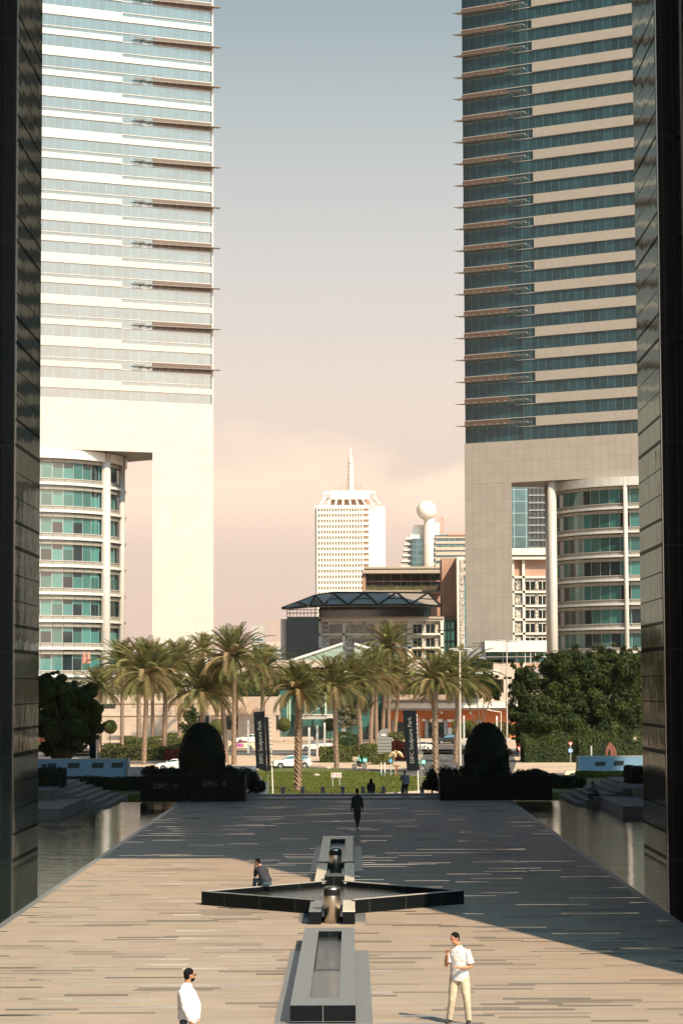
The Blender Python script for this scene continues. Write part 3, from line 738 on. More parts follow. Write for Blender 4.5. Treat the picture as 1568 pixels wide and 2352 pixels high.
mb.box(X(759,1300,Y), X(849,1300,Y), Y+3, Y+4.5, zm, za); mb.box(X(743,1300,Y), X(746,1300,Y), Y+8, Y+10, zm, za); mb.box(X(860,1300,Y), X(864,1300,Y), Y+10, Y+30, zm, za)
mb.box(X(743,1300,Y), X(760,1300,Y), Y+9, Y+10, za-2, za); mb.box(X(743,1300,Y), X(760,1300,Y), Y+9, Y+10, zm, zm+1.5); mb.box(X(849,1300,Y), X(864,1300,Y), Y+9, Y+10, za-2, za)
for i in range(9):
    ux = 745+i*14.4; uo = 735+i*17.6
    mb.tube((X(uo,1300,Y), Y+.8, zt_+.3), (X(ux,1300,Y), Y+5, zm+1), .8, seg=5)
mb.build('roof_crown', M['white_wall'], wt)
mb = MB(); zz = Z(800,1124,Y); x_ = X(805,1080,Y)
mb.loft([(x_,Y+18,zz-2),(x_,Y+18,Z(800,1090,Y)),(x_,Y+18,Z(800,1046,Y))], [2.2,2.1,1.7], seg=14)
for i in range(7): mb.loft([(x_,Y+18,zz+4+i*3),(x_,Y+18,zz+4.7+i*3)], [2.5,2.5], seg=14)
mb.loft([(x_,Y+18,Z(800,1046,Y)),(x_,Y+18,Z(800,1025,Y))], [.75,.55], seg=8); mb.build('mast', M['white_wall'], wt)
for uo in (782, 789, 797, 820, 826): pass
mb = MB()
for uo, h in ((782,3),(786,5),(795,7),(818,7),(822,4),(828,6)): mb.box(X(uo,1300,Y)-.25, X(uo,1300,Y)+.25, Y+6, Y+6.5, Z(800,1127,Y), Z(800,1127,Y)+h)
mb.build('roof_antennas', M['brick'], wt)

# building with the golf-ball dome
Y = 1500
sb = empty('ball_tower', (X(986,1300,Y), Y, -3.8), 0, 'distant building whose slender neck carries a big white ball', 'building')
s7 = lambda x, y: c7(x, y)
mb = MB(); c = P(978.9, 1172.5, Y); mb.ball((c.x, Y, c.z), 6.5, 28, 18); mb.build('ball', M['white_wall'], sb, smooth=True)
mb = MB(); u0, v0 = s7(1205, 600); mb.loft([(X(986,1300,Y),Y+2,-3.8),(X(986,1300,Y),Y+2,Z(986,1240,Y)),(X(986,1300,Y),Y+2,Z(986,1195,Y)),(X(984,1300,Y),Y+1,Z(986,1185,Y))], [(3.5,3.5),(4.2,4),(3.4,3.4),(2.6,2.6)], side=(1,0,0), seg=16); mb.build('neck', M['white_wall'], sb)
mb = MB()
for i in range(6):
    x0, y0 = s7(1070-i*9, 758+i*44); x1, y1 = s7(1200, 775+i*44); mb.box(X(x0,1300,Y), X(x1,1300,Y), Y+4, Y+24, Z(900,y0+4.6,Y), Z(900,y0,Y))
x0,y0 = s7(1135,658); x1,y1 = s7(1210,765); x2,_ = s7(1100,765)
mb.xprism([(X(x0,1300,Y),Z(900,y0,Y)),(X(x1,1300,Y),Z(900,y0,Y)),(X(x1,1300,Y),Z(900,y1,Y)),(X(x2,1300,Y),Z(900,y1,Y))], Y+5, Y+20)
mb.build('stepped_floors', M['white_wall'], sb)
mb = MB(); x0,y0 = s7(1118,768); x1,y1 = s7(1240,1150); mb.box(X(x0,1300,Y), X(x1,1300,Y), Y+1.5, Y+20, Z(900,y1,Y), Z(900,y0,Y)); mb.build('glass_front', M['far_glass'], sb)
mb = MB(); x0,y0 = s7(1080,770); x1,y1 = s7(1120,1150); mb.box(X(x0,1300,Y), X(x1,1300,Y), Y+5, Y+20, Z(900,y1,Y), Z(900,y0,Y)); mb.build('glass_side', M['far_glass'], sb)
ob = empty('office_block', (X(1060,1300,1450), 1450, -3.8), 0, 'distant low block with green window bands right of the ball tower', 'building')
Y = 1450; x0,y0 = s7(1298,730); x1,y1 = s7(1600,1150)
mb = MB(); mb.box(X(x0,1300,Y), X(x1,1300,Y), Y+.8, Y+30, -3.8, Z(900,y0+3,Y)); mb.build('glass_core', M['far_glass'], ob)
for i, (ya, yb) in enumerate(((755,768),(792,812),(838,862),(876,902),(920,945),(970,1000),(1030,1060))):
    mb = MB(); _, va = s7(0, ya); _, vb = s7(0, yb); mb.box(X(x0,1300,Y), X(x1,1300,Y), Y, Y+31, Z(900,vb,Y), Z(900,va,Y)); mb.build('floor_band', M['beige_trim'], ob)
mb = MB(); a,b1 = s7(1395,732); c_,d_ = s7(1600,747); mb.box(X(a,1300,Y), X(c_,1300,Y), Y-.6, Y+6, Z(900,d_,Y), Z(900,b1,Y)); mb.build('roof_screen', M['brick'], ob)
mb = MB(); a,b1 = s7(1296,645); c_,d_ = s7(1333,752); mb.box(X(a,1300,Y), X(c_,1300,Y), Y+1, Y+8, Z(900,d_,Y), Z(900,b1,Y)); mb.build('lift_tower', M['white_wall'], ob)
mb = MB()
for a in (1338, 1354, 1364):
    u1, v1 = s7(a, 598); mb.box(X(u1,1300,Y)-.35, X(u1,1300,Y)+.35, Y+3, Y+3.7, Z(900,1240,Y), Z(900,v1,Y))
mb.build('roof_mast', M['brick'], ob)

# hazy towers on the horizon, left of the hotel
for (nm, lab, boxes, Y, mt) in (
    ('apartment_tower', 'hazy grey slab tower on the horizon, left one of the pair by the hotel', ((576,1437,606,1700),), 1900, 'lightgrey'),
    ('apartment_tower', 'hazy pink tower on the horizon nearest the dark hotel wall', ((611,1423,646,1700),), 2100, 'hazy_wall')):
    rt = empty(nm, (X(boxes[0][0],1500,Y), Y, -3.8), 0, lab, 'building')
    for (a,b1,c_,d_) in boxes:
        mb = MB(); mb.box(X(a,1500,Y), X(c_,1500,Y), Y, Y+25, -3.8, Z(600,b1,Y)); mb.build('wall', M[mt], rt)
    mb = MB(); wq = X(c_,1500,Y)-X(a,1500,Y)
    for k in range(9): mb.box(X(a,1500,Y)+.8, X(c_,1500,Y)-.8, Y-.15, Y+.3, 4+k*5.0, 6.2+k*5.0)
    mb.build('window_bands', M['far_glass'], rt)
rt = empty('low_block', (X(630,1500,1300), 1300, -3.8), 0, 'low pale block with flat white roofs behind the palms, beside the dark hotel wall', 'building')
part('wall', M['beige_trim'], rt, ((606,1487,655,1560),(612,1475,660,1486)), 1300, 20)
part('window_bands', M['far_glass'], rt, tuple((610, v, 654, v+4) for v in (1492,1502,1512,1522)), 1300, .4, -.2)

# hotel: frontal building in several volumes; photo-derived columns and rows
h5 = lambda x, y: (522.7+.375*x, 980+.375*y)
def hq(mb, x0, y0, x1, y1, Y, d, dy=0): return q(mb, *h5(x0,y0), *h5(x1,y1), Y, d, dy)
def hpart(nm, mt, root, boxes, Y, d, dy=0.0, sep=False):
    if sep:
        for b_ in boxes: hpart(nm, mt, root, (b_,), Y, d, dy)
        return
    mb = MB()
    for b_ in boxes: hq(mb, *b_, Y, d, dy)
    return mb.build(nm, mt, root)
Y = 560
ht = empty('hotel', (X(900,1500,Y), Y, gz(Y)), 0, 'hotel block with white lattice front, dark side wall and folded canopy roof', 'building')
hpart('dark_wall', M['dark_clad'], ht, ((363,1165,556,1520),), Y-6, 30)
hpart('end_wall', M['lightgrey'], ht, ((325,1178,362,1520),), Y-4, 30)
hpart('facade_wall', M['white_wall'], ht, ((557,1177,1325,1520),), Y+1.1, 20)
# projecting white grid
fr = [(557,1177,1325,1190),(557,1268,1325,1277),(557,1352,1325,1360),(557,1178,574,1520),(702,1190,722,1520),(912,1190,930,1520),(1098,1190,1128,1520),(1302,1190,1325,1520)]
hpart('facade_grid', M['white_wall'], ht, fr, Y, 1.1)
M['lattice'] = mat('lattice_screen', (.40,.36,.31), .8, 0, .8, 2.2)
for x0 in ((576,616),(724,762),(818,844),(932,965),(1062,1097),(1270,1300),(1188,1212)):
    for (a, b_) in ((1196,1264),(1282,1350),(1364,1420)):
        hpart('lattice_panel', M['lattice'], ht, ((x0[0],a,x0[1],b_),), Y, .4, .75)
for (x0,x1) in ((622,700),(765,816),(846,898),(968,1010),(1136,1186),(1216,1266)):
    for (a,b_) in ((1212,1267),(1297,1350),(1370,1430)):
        o = hpart('window', M['dark_glass'], ht, ((x0,a,x1,b_),), Y, .2, .95)
        mb = MB(); xm = (x0+x1)/2; hq(mb, xm-1.4, a, xm+1.4, b_, Y, .15, .82); hq(mb, x0-3, b_, x1+3, b_+4, Y, .4, .7); mb.build('frame', M['beige_trim'], o)
for i, x in enumerate((596, 743, 948, 1080, 1285)): # splayed reveals
    a = h5(x-18, 1190); 
hpart('stair_glass', M['teal_glass'], ht, ((1326,1186,1388,1385),), Y+2, 10)
hpart('stair_frame', M['black'], ht, ((1345,1186,1348,1385),(1366,1186,1369,1385),(1326,1240,1388,1243),(1326,1310,1388,1313),(1326,1178,1392,1186)), Y+1.6, .4)
# roof terrace and dark recess
hpart('terrace_glazing', M['dark_glass'], ht, ((560,1098,1240,1166),), Y+5, 14)
hpart('terrace_parapet', M['beige_trim'], ht, ((557,1167,1325,1176),), Y-.4, 24)
hpart('terrace_post', M['black'], ht, tuple((x,1100,x+4,1168) for x in (362,378,560,1120,1240,1303)), Y+.5, .5, sep=True)
hpart('terrace_rail', M['black'], ht, ((363,1140,560,1144),(363,1120,560,1123),(1130,1160,1390,1163))+tuple((400+i*22,1120,403+i*22,1166) for i in range(8)), Y-3, .15)
# folded canopy
def hp(x, y, Yq): u, v = h5(x, y); p = P(u, v, Yq); return (p.x, p.y, p.z)
mb = MB()
pk = [(640,1017),(840,1016),(1035,1016),(1228,1018)]; vl = [(735,1092),(920,1092),(1120,1090)]
for i, (x, y) in enumerate(pk):
    lo_l = (595,1095) if i == 0 else vl[i-1]; lo_r = vl[i] if i < 3 else (1305,1098)
    A0, A1, A2 = hp(x,y,Y+8), hp(*lo_l,Y-8), hp(*lo_r,Y-8)
    mb.mi = 0
    mb.add([A0,A1,A2,tuple(Vector(A0)-Vector((0,0,.4))),tuple(Vector(A1)-Vector((0,0,.4))),tuple(Vector(A2)-Vector((0,0,.4)))], [(0,1,2),(3,5,4),(0,3,4,1),(1,4,5,2),(2,5,3,0)])
for i in range(3):
    A0, A1, A2 = hp(*vl[i],Y-8), hp(*pk[i],Y+8), hp(*pk[i+1],Y+8)
    mb.add([A0,A1,A2,tuple(Vector(A0)-Vector((0,0,.4))),tuple(Vector(A1)-Vector((0,0,.4))),tuple(Vector(A2)-Vector((0,0,.4)))], [(0,2,1),(3,4,5),(0,3,5,2),(2,5,4,1),(1,4,3,0)])
for (a,b_,c_) in (((640,1017),(595,1095),(535,1035)),((535,1035),(595,1095),(500,1100)),((535,1035),(500,1100),(430,1075)),((430,1075),(500,1100),(372,1112)),((430,1075),(372,1112),(330,1112))):
    A0, A1, A2 = hp(*a,Y+4), hp(*b_,Y-8), hp(*c_,Y-1)
    mb.add([A0,A1,A2]+[tuple(Vector(k)-Vector((0,0,.4))) for k in (A0,A1,A2)], [(0,1,2),(3,5,4),(0,3,4,1),(1,4,5,2),(2,5,3,0)])
mb.build('canopy_roof', mat('canopy_membrane', (.30,.26,.22), .6, 0, .1, .5), ht, fix=False)
mb = MB()
for i, (x, y) in enumerate(pk):
    lo_l = (595,1095) if i == 0 else vl[i-1]; lo_r = vl[i] if i < 3 else (1305,1098)
    a = Vector(hp(x,y,Y+7.6)); 
    for l in (lo_l, lo_r): mb.tube(a, Vector(hp(*l,Y-8.3)), .3, seg=5)
    mb.tube(Vector(hp(*lo_l,Y-8.2)), Vector(hp(*lo_r,Y-8.2)), .25, seg=5)
    ml = [(lo_l[k]+(x,y)[k])/2 for k in (0,1)]; mr_ = [(lo_r[k]+(x,y)[k])/2 for k in (0,1)]
    mb.tube(Vector(hp(*ml,Y-.6)), Vector(hp(*mr_,Y-.6)), .16, seg=5)
mb.tube(Vector(hp(640,1017,Y+7)), Vector(hp(1228,1018,Y+7)), .3, seg=5)
prev = None
for p_ in ((640,1017),(535,1035),(430,1075),(330,1112)):
    a = Vector(hp(*p_,Y+3)); 
    if prev is not None: mb.tube(prev, a, .28, seg=5)
    prev = a
for (a,b_) in (((595,1095),(500,1100)),((500,1100),(372,1112)),((535,1035),(595,1095)),((535,1035),(500,1100)),((430,1075),(500,1100)),((372,1112),(330,1112))):
    mb.tube(Vector(hp(*a,Y-7)), Vector(hp(*b_,Y-7)), .22, seg=5)
mb.build('canopy_frame', M['black'], ht)

# brown terraced block behind the canopy
Y = 590
bb = empty('terraced_block', (X(950,1500,Y), Y, gz(Y)), 0, 'brown rendered block with planted terrace behind the canopy roof', 'building')
hpart('roof_slab', M['beige_trim'], bb, ((835,858,1310,868),(826,878,1310,896)), Y-3, 20)
hpart('parapet', M['brick'], bb, ((840,868,1310,878),), Y-2, 18)
hpart('window_wall', M['dark_glass'], bb, ((846,897,1308,1000),), Y+1, 15)
hpart('mullions', M['brick'], bb, tuple((x,897,x+3,1000) for x in (880,953,996,1060,1120,1185,1240,1300))+((846,945,1308,949),), Y+.5, .5)
hpart('pier', M['brick'], bb, ((824,896,846,1100),), Y-2, 18)
hpart('terrace_slab', M['beige_trim'], bb, ((835,1004,1310,1018),), Y-6, 22)
hpart('lower_wall', M['brick'], bb, ((835,1018,1310,1200),), Y-1, 16)
mb = MB(); rr = random.Random(3)
for _ in range(900):
    x_ = rr.uniform(850, 1305); u, v = h5(x_, 1003); p = P(u, v, Y-4.5); h = rr.uniform(.5, 1.5); a = rr.uniform(-.4,.4)
    mb.add([(p.x-.12,p.y+a,p.z),(p.x+.12,p.y+a,p.z),(p.x+rr.uniform(-.3,.3),p.y+a,p.z+h)], [(0,1,2)])
mb.build('terrace_planting', M['leaf_olive'], bb)
# brown wall and white lattice tower right of it
wb = empty('lattice_tower', (X(1100,1500,575), 575, gz(575)), 0, 'tall white lattice-fronted hotel wing seen on both sides of the right tower leg', 'building')
Y = 575
mb = MB(); hq(mb, 1310,805,1402,1400, Y-8, 12); mb.build('brown_wall', M['brick'], wb)
hpart('white_wall', M['white_wall'], wb, ((1402,797,1450,1400),), Y-14, 20)
mb = MB()
for i in range(7): hq(mb, 1422, 815+i*82, 1446, 815+i*82+72, Y-14, .3, -.25)
mb.build('lattice_panel', M['lattice'], wb)
# part seen through the right arch (z6 scale: u=980+.375x, v=1045.3+.375y)
z6 = lambda x, y: (980+.375*x, 1045.3+.375*y)
def zpart(nm, mt, root, boxes, Y, d, dy=0.0):
    mb = MB()
    for (a,b_,c_,d_) in boxes: q(mb, *z6(a,b_), *z6(c_,d_), Y, d, dy)
    return mb.build(nm, mt, root)
Y = 560
zpart('facade_wall', M['brick'], wb, ((505,620,760,1300),), Y+1, 20)
zpart('roof_fascia', M['white_wall'], wb, ((500,572,765,610),(500,624,765,638)), Y-1, 20)
zpart('roof_balustrade', M['beige_trim'], wb, ((500,610,765,624),), Y+.5, 15)
rows = [742,832,918,1002,1088]
zpart('facade_grid', M['white_wall'], wb, [(500,y,765,y+12) for y in rows]+[(583,638,606,1300),(520,638,540,1300)], Y, 1.1)
for y in rows[:5]:
    zpart('lattice_panel', M['lattice'], wb, ((542,y+16,580,y+82),), Y, .4, .6)
    zpart('lattice_panel', M['lattice'], wb, ((664,y+16,684,y+82),), Y, .4, .6)
    for (a,b_) in ((524,539),(608,658),(688,728)):
        o = zpart('window', M['dark_glass'], wb, ((a,y+32,b_,y+82),), Y, .2, .85)
        zpart('frame', M['white_wall'], o, (((a+b_)/2-2,y+32,(a+b_)/2+2,y+82),(a-4,y+20,b_+4,y+31)), Y, .3, .55)
# glass tower with egg-crate side, farther behind
Y = 760
gt = empty('glass_tower', (X(1210,1500,Y), Y, gz(Y)), 0, 'blue-green glass tower with square-gridded side, framed by the right arch', 'tower')
zpart('glass_wall', M['far_glass'], gt, ((470,120,622,640),), Y, 20)
zpart('grid_wall', M['far_glass'], gt, ((622,120,800,640),), Y+1.5, 20)
bx = [(622+i*25,200,627+i*25,640) for i in range(6)]+[(622,195+i*46,800,203+i*46) for i in range(10)]
zpart('grid_frame', M['grey'], gt, bx, Y, 1.5)

# ------------------------------------------------------------------ mall podium behind the palms
b3 = lambda x, y: (522.7+x/3, 1404.7+y/3)
Y = 440
pd = empty('mall_podium', (X(600,1600,Y), Y, gz(Y)), 0, 'low sandstone mall podium running behind the palm trees', 'building')
part('upper_wall', M['beige_wall'], pd, ((60,1520,1180,1536),), Y+14, 20)
part('upper_trim', M['beige_trim'], pd, ((60,1536,1180,1545),(640,1527,765,1545)), Y+13.6, 20)
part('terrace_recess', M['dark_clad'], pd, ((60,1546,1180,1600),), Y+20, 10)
part('terrace_slab', M['beige_trim'], pd, ((60,1549,470,1556),(520,1556,1180,1560)), Y+16, 10)
part('lower_wall', M['beige_wall'], pd, ((60,1598,642,1710),), Y, 14)
part('stone_band', M['beige_trim'], pd, ((60,1609,642,1615),(60,1637,642,1643)), Y-.25, 1)
part('shop_opening', M['dark_glass'], pd, ((520,1644,640,1676),(455,1642,480,1668),(228,1618,265,1627)), Y-.12, .5, sep=True)
part('opening_frame', M['lightgrey'], pd, ((543,1660,565,1662),(480,1642,483,1670),(566,1640,569,1690),(450,1668,484,1670)), Y-.4, .3)
# splayed end pier of the left wall
mb = MB(); a = P(642,1598,Y); mb.xprism([(a.x-8,a.z),(a.x,a.z),(a.x,Z(642,1625,Y)),(X(634,1640,Y),Z(634,1640,Y)),(X(634,1640,Y),-3.9),(a.x-8,-3.9)], Y-.9, Y-.26); mb.build('end_pier', M['beige_wall'], pd)
part('glass_lobby', M['teal_glass'], pd, ((642,1585,905,1705),), Y+8, 6)
part('lobby_column', mat('pale_green_column', (.45,.52,.36), .5), pd, ((699,1588,703.5,1645),(746,1588,750,1645),(659,1590,661,1660),(664,1588,667,1660)), Y+4, .4, sep=True)
part('entrance_canopy', M['lightgrey'], pd, ((683,1643,768,1652),), Y-4, 10)
part('canopy_fascia', M['white_metal'], pd, ((750,1644,800,1651),(680,1641,768,1643)), Y-4.2, 2)
part('canopy_column', M['white_metal'], pd, ((765,1652,768,1705),), Y-3.5, .4)
mb = MB(); mb.tube(P(706,1643,Y-4), P(748,1617,Y-1), .07, seg=5); mb.build('canopy_stay', M['lightgrey'], pd)
part('lobby_wall', M['lightgrey'], pd, ((783,1655,794,1693),(905,1598,930,1600)), Y-2, 1)
part('right_parapet', M['beige_wall'], pd, ((898,1593,1190,1608),), Y-2, 14)
part('right_trim', M['beige_trim'], pd, ((880,1608,1190,1615),), Y-2.5, 14)
part('fascia', M['white_metal'], pd, ((882,1616,1190,1626),), Y-4, 14)
part('fascia_soffit', M['grey'], pd, ((890,1626.2,1190,1631),), Y-3.2, 12)
part('terracotta_wall', M['orange_wall'], pd, ((895,1631,1185,1702),), Y+1, 8)
part('dark_doorway', M['dark_glass'], pd, ((906,1659,930,1692),(983,1661,1019,1700)), Y+.8, .4, sep=True)
part('door_surround', M['grey'], pd, ((900,1653,906,1695),(975.5,1654,983,1700),(1019,1654,1027,1700),(1095,1654,1105,1700)), Y+.3, .8, sep=True)
part('door_hood', M['white_metal'], pd, ((968,1652,976,1657),(987,1652,1016,1659),(1027,1653,1048,1659)), Y-.2, 1, sep=True)
part('rolled_grille', M['lightgrey'], pd, ((1028,1672,1052,1695),), Y+.5, .4)
part('low_wall', M['beige_trim'], pd, ((640,1693,720,1700),(960,1697,1180,1703),(230,1690,300,1700)), Y-22, .5, sep=True)
for (x,y) in ((955,1641),(1013,1637),(1080,1638),(957,1684)):
    mb = MB(); p = P(x,y,Y+.3); mb.ball((p.x,p.y,p.z), .28, 8, 6); mb.build('wall_lamp', M['white'], pd)
# glass skylight wedges on the podium roof
Y = 470
sk = empty('glass_skylight', (X(700,1500,Y), Y, Z(700,1530,Y)), 0, 'pale green sloping glass roof wedge rising left to right above the lobby', 'skylight')
def wedge(nm, root, pts, mt, Y, d, trim):
    mb = MB(); mb.xprism([(P(*h5(x,y),Y).x, P(*h5(x,y),Y).z) for x, y in pts], Y, Y+d); mb.build(nm, mt, root)
    mb = MB(); mb.tube(P(*h5(*trim[0]),Y-.2), P(*h5(*trim[1]),Y-.2), .3, seg=5); mb.build('roof_edge', M['white_metal'], root)
sg = grid_mat('skylight_glass', (.22,.29,.24), (.4,.42,.36), 4.3, 3.2, .12, .12, rough=.15, var=.1, spec=.8)
wedge('glass_pane', sk, ((355,1446),(705,1330),(705,1440),(360,1460)), sg, Y, 10, ((355,1444),(705,1329)))
sk2 = empty('glass_skylight', (X(830,1500,Y), Y, Z(830,1530,Y)), 0, 'smaller green glass roof wedge falling to the right, behind the palm crowns', 'skylight')
wedge('glass_pane', sk2, ((775,1332),(910,1372),(905,1440),(775,1440)), sg, Y, 10, ((775,1331),(910,1371)))
mr_ = empty('roof_parapet', (X(700,1500,460), 460, Z(700,1530,460)), 0, 'sloping pink stone roof parapet in front of the glass roof wedge', 'parapet')
mb = MB(); mb.xprism([(X(u,v,460), Z(u,v,460)) for u, v in ((625,1535),(665,1519),(765,1519),(765,1530),(660,1532),(625,1540))], 460, 462); mb.build('coping', M['beige_trim'], mr_)
# restaurant pavilion under the right tower
Y = 448
rs = empty('restaurant_pavilion', (X(1150,1500,Y), Y, Z(1150,1530,Y)), 0, 'glass pavilion with pale flat roof at the foot of the right tower', 'pavilion')
part('roof_fascia', M['white_metal'], rs, ((1113,1472,1255,1497),), Y+4, 16)
part('glass_wall', M['teal_glass'], rs, ((1117,1498,1254,1522),), Y+6, 12)
part('frame', M['white_metal'], rs, ((1117,1508,1254,1509.3),(1186,1498,1187,1522),(1219,1498,1220,1522),(1154,1498,1155,1522)), Y+5.6, .3)
part('dark_wall', M['grey'], rs, ((1072,1490,1116,1522),), Y+5, 12)
part('base_wall', M['beige_trim'], rs, ((1130,1530,1190,1560),(1156,1555,1175,1600)), Y+2, 8)
part('roof_rail', M['black'], rs, ((1087,1478,1112,1479),(1087,1484,1112,1485),(1087,1478,1088,1492),(1099,1478,1100,1492),(1111,1478,1112,1492)), Y+5, .1)
for k,(uu) in enumerate((1205,1217,1229)):
    part('canopy_post', M['white'], rs, ((uu,1500,uu+1.2,1530),), Y-2, .1)
# ------------------------------------------------------------------ fountain
def FX(x): return x
fo = empty('fountain', (-.6, 46, 0), 0, 'long black granite fountain channel with a star-shaped basin and raised walls', 'fountain')
HS = .37
# front channel: raised slab with slot
def slab_ring(nm, x0, x1, y0, y1, xi0, xi1, yi0, yi1, z, mats, zb=-.02):
    """raised granite block round an inner slot; sides black, top grey"""
    mb = MB()
    for a in ((x0,xi0,y0,y1),(xi1,x1,y0,y1),(xi0,xi1,y0,yi0),(xi0,xi1,yi1,y1)): mb.box(*a, zb, z-.02)
    o = mb.build(nm, M['stone_black'], fo)
    mb = MB(); e_ = .004
    for a in ((x0-e_,xi0+e_,y0-e_,y1+e_),(xi1-e_,x1+e_,y0-e_,y1+e_)): mb.box(*a, z-.02, z)
    for a in ((xi0+e_,xi1-e_,y0-e_,yi0+e_),(xi0+e_,xi1-e_,yi1-e_,y1+e_)): mb.box(*a, z-.02, z-.001)
    mb.build('coping', mats, fo); return o
X0, X1, XI0, XI1 = -1.245, .05, -.88, -.275
slab_ring('channel_wall', X0, X1, 45.62, 60.0, XI0, XI1, 46.6, 59.3, HS, M['stone_grey'], -.019)
mb = MB(); mb.box(X0-.003, X1+.003, 45.585, 45.617, .0, HS-.012); mb.build('front_slab', M['stone_black'], fo)
mb = MB(); mb.box((X0+X1)/2-.004, (X0+X1)/2+.004, 45.580, 45.584, .05, HS-.012); mb.build('front_joint', M['grey'], fo)
mb = MB(); mb.box(X0, X1, 45.579, 45.584, .040, .046); mb.build('base_line', M['grey'], fo)
mb = MB(); mb.box(XI0+.001, XI1-.001, 46.601, 51.2, .0, .335); mb.build('upper_water', M['fwater'], fo)
mb = MB(); mb.box(XI0+.001, XI1-.001, 51.201, 52.1, .0, .27); mb.build('weir', M['stone_black'], fo)
mb = MB(); mb.box(XI0+.001, XI1-.001, 52.101, 59.299, .0, .20); mb.build('lower_water', M['fwater'], fo)
# star basin: four arms of low wall
TH = .16; ZS = .42
def wall(nm, a, b_, th, z0, z1, mt=None, cap=M['lightgrey']):
    a, b_ = Vector((*a,0)), Vector((*b_,0)); d = (b_-a).normalized(); n_ = Vector((-d.y, d.x, 0))*th
    mb = MB(); mb.prism([(a.x,a.y),(b_.x,b_.y),(b_.x+n_.x,b_.y+n_.y),(a.x+n_.x,a.y+n_.y)], z0, z1-.015); mb.build(nm, mt or M['stone_black'], fo)
    mb = MB(); e_ = .003
    mb.prism([(a.x-n_.x*.02,a.y-n_.y*.02),(b_.x-n_.x*.02,b_.y-n_.y*.02),(b_.x+n_.x*1.02,b_.y+n_.y*1.02),(a.x+n_.x*1.02,a.y+n_.y*1.02)], z1-.0149, z1); mb.build('coping', cap, fo)
tipL, tipR = (-4.63, 70.15), (3.42, 70.15)
wall('basin_wall', tipL, (-1.22, 67.25), TH, -.02, ZS, cap=M['stone_grey'])
wall('basin_wall', (-.06-.88, 73.75), (-4.60, 70.32), TH, -.02, ZS)
wall('basin_wall', (.07, 67.25), tipR, TH, -.02, ZS)
wall('basin_wall', (3.39, 70.32), (-.22, 73.75), TH, -.02, ZS)
mb = MB(); mb.prism([(-4.3,70.2),(-1.22,67.5),(-.9,67.3),(-.26,67.3),(.07,67.5),(3.1,70.2),(-.22,73.6),(-.94,73.6)], -.01, .24); mb.build('basin_water', M['fwater'], fo)
# front arms of the star, flush with the channel line
for a, b_ in ((X0+.02, XI0), (XI1, X1+.02)):
    mb = MB(); mb.box(a, b_, 64.3, 67.6, -.02, .352); mb.build('arm_block', M['stone_black'], fo)
    mb = MB(); mb.box(a-.003, b_+.003, 64.297, 67.61, .3521, .372); mb.build('arm_top_water', M['ripple_glint'] if a > -1 else M['stone_grey'], fo)
    mb = MB(); mb.box(a, b_, 73.5, 82.2, -.02, .352); mb.build('arm_block', M['stone_black'], fo)
    mb = MB(); mb.box(a-.003, b_+.003, 73.497, 82.19, .3521, .372); mb.build('arm_top_water', M['ripple_glint'], fo)
mb = MB(); mb.box(XI0+.001, XI1-.001, 65.1, 67.29, -.02, .14); mb.build('arm_slot', M['stone_black'], fo)
mb = MB(); mb.box(XI0-.02, XI1+.02, 73.7, 74.9, .0, .56); mb.build('spout_block', M['stone_black'], fo)
mb = MB(); mb.box(XI0+.001, XI1-.001, 74.91, 82.19, -.02, .2); mb.build('rear_slot_water', M['fwater'], fo)
# rear raised basin
slab_ring('rear_basin_wall', -1.22, .03, 82.2, 96.1, XI0, XI1, 84.5, 94.6, .37, M['ripple_glint'])
mb = MB(); mb.box(XI0+.001, XI1-.001, 84.501, 94.599, 0, .16); mb.build('rear_water', M['ripple_glint'], fo)
for yy in (82.19-.35,):
    mb = MB()
    for a, b_ in ((-1.24,-.84),(-.31,.08)): mb.box(a, b_, yy, yy+.34, -.02, .40)
    mb.build('cross_block', M['stone_black'], fo)
# steel drums
for (xc_, yc_, r_, h_) in ((-.575, 64.75, .23, 1.0), (-.59, 80.9, .215, .93)):
    mb = MB(); mb.loft([(xc_,yc_,-.01),(xc_,yc_,h_-.02),(xc_,yc_,h_)], [r_,r_,r_-.015], seg=40); o = mb.build('steel_drum', M['steel'], fo, smooth=False)
    for p_ in o.data.polygons:
        if abs(p_.normal.z) < .5: p_.use_smooth = True
    mb = MB(); mb.loft([(xc_,yc_,h_+.001),(xc_,yc_,h_+.03)], [r_*.9,r_*.55], seg=32); mb.build('water_dome', M['fwater'], o)
    mb = MB(); mb.loft([(xc_,yc_,h_-.22),(xc_,yc_,h_-.05)], [r_+.004,r_+.004], seg=40); mb.build('drum_band', M['black'], o)
# polished ground bands round the fountain
for (a,b_,y0,y1) in ((-1.57,X0-.002,45.7,58.0),(X1+.002,.40,45.7,58.0),(-1.57,.40,44.9,45.595),(-1.54,-1.23,65.0,68.5),(.07,.38,65.0,68.5),(-1.53,-1.24,82.5,95.2),(.05,.38,82.5,95.2)): mb = MB(); mb.box(a,b_,y0,y1,.002,.008); mb.build('ground_band', M['stone_grey'], fo)

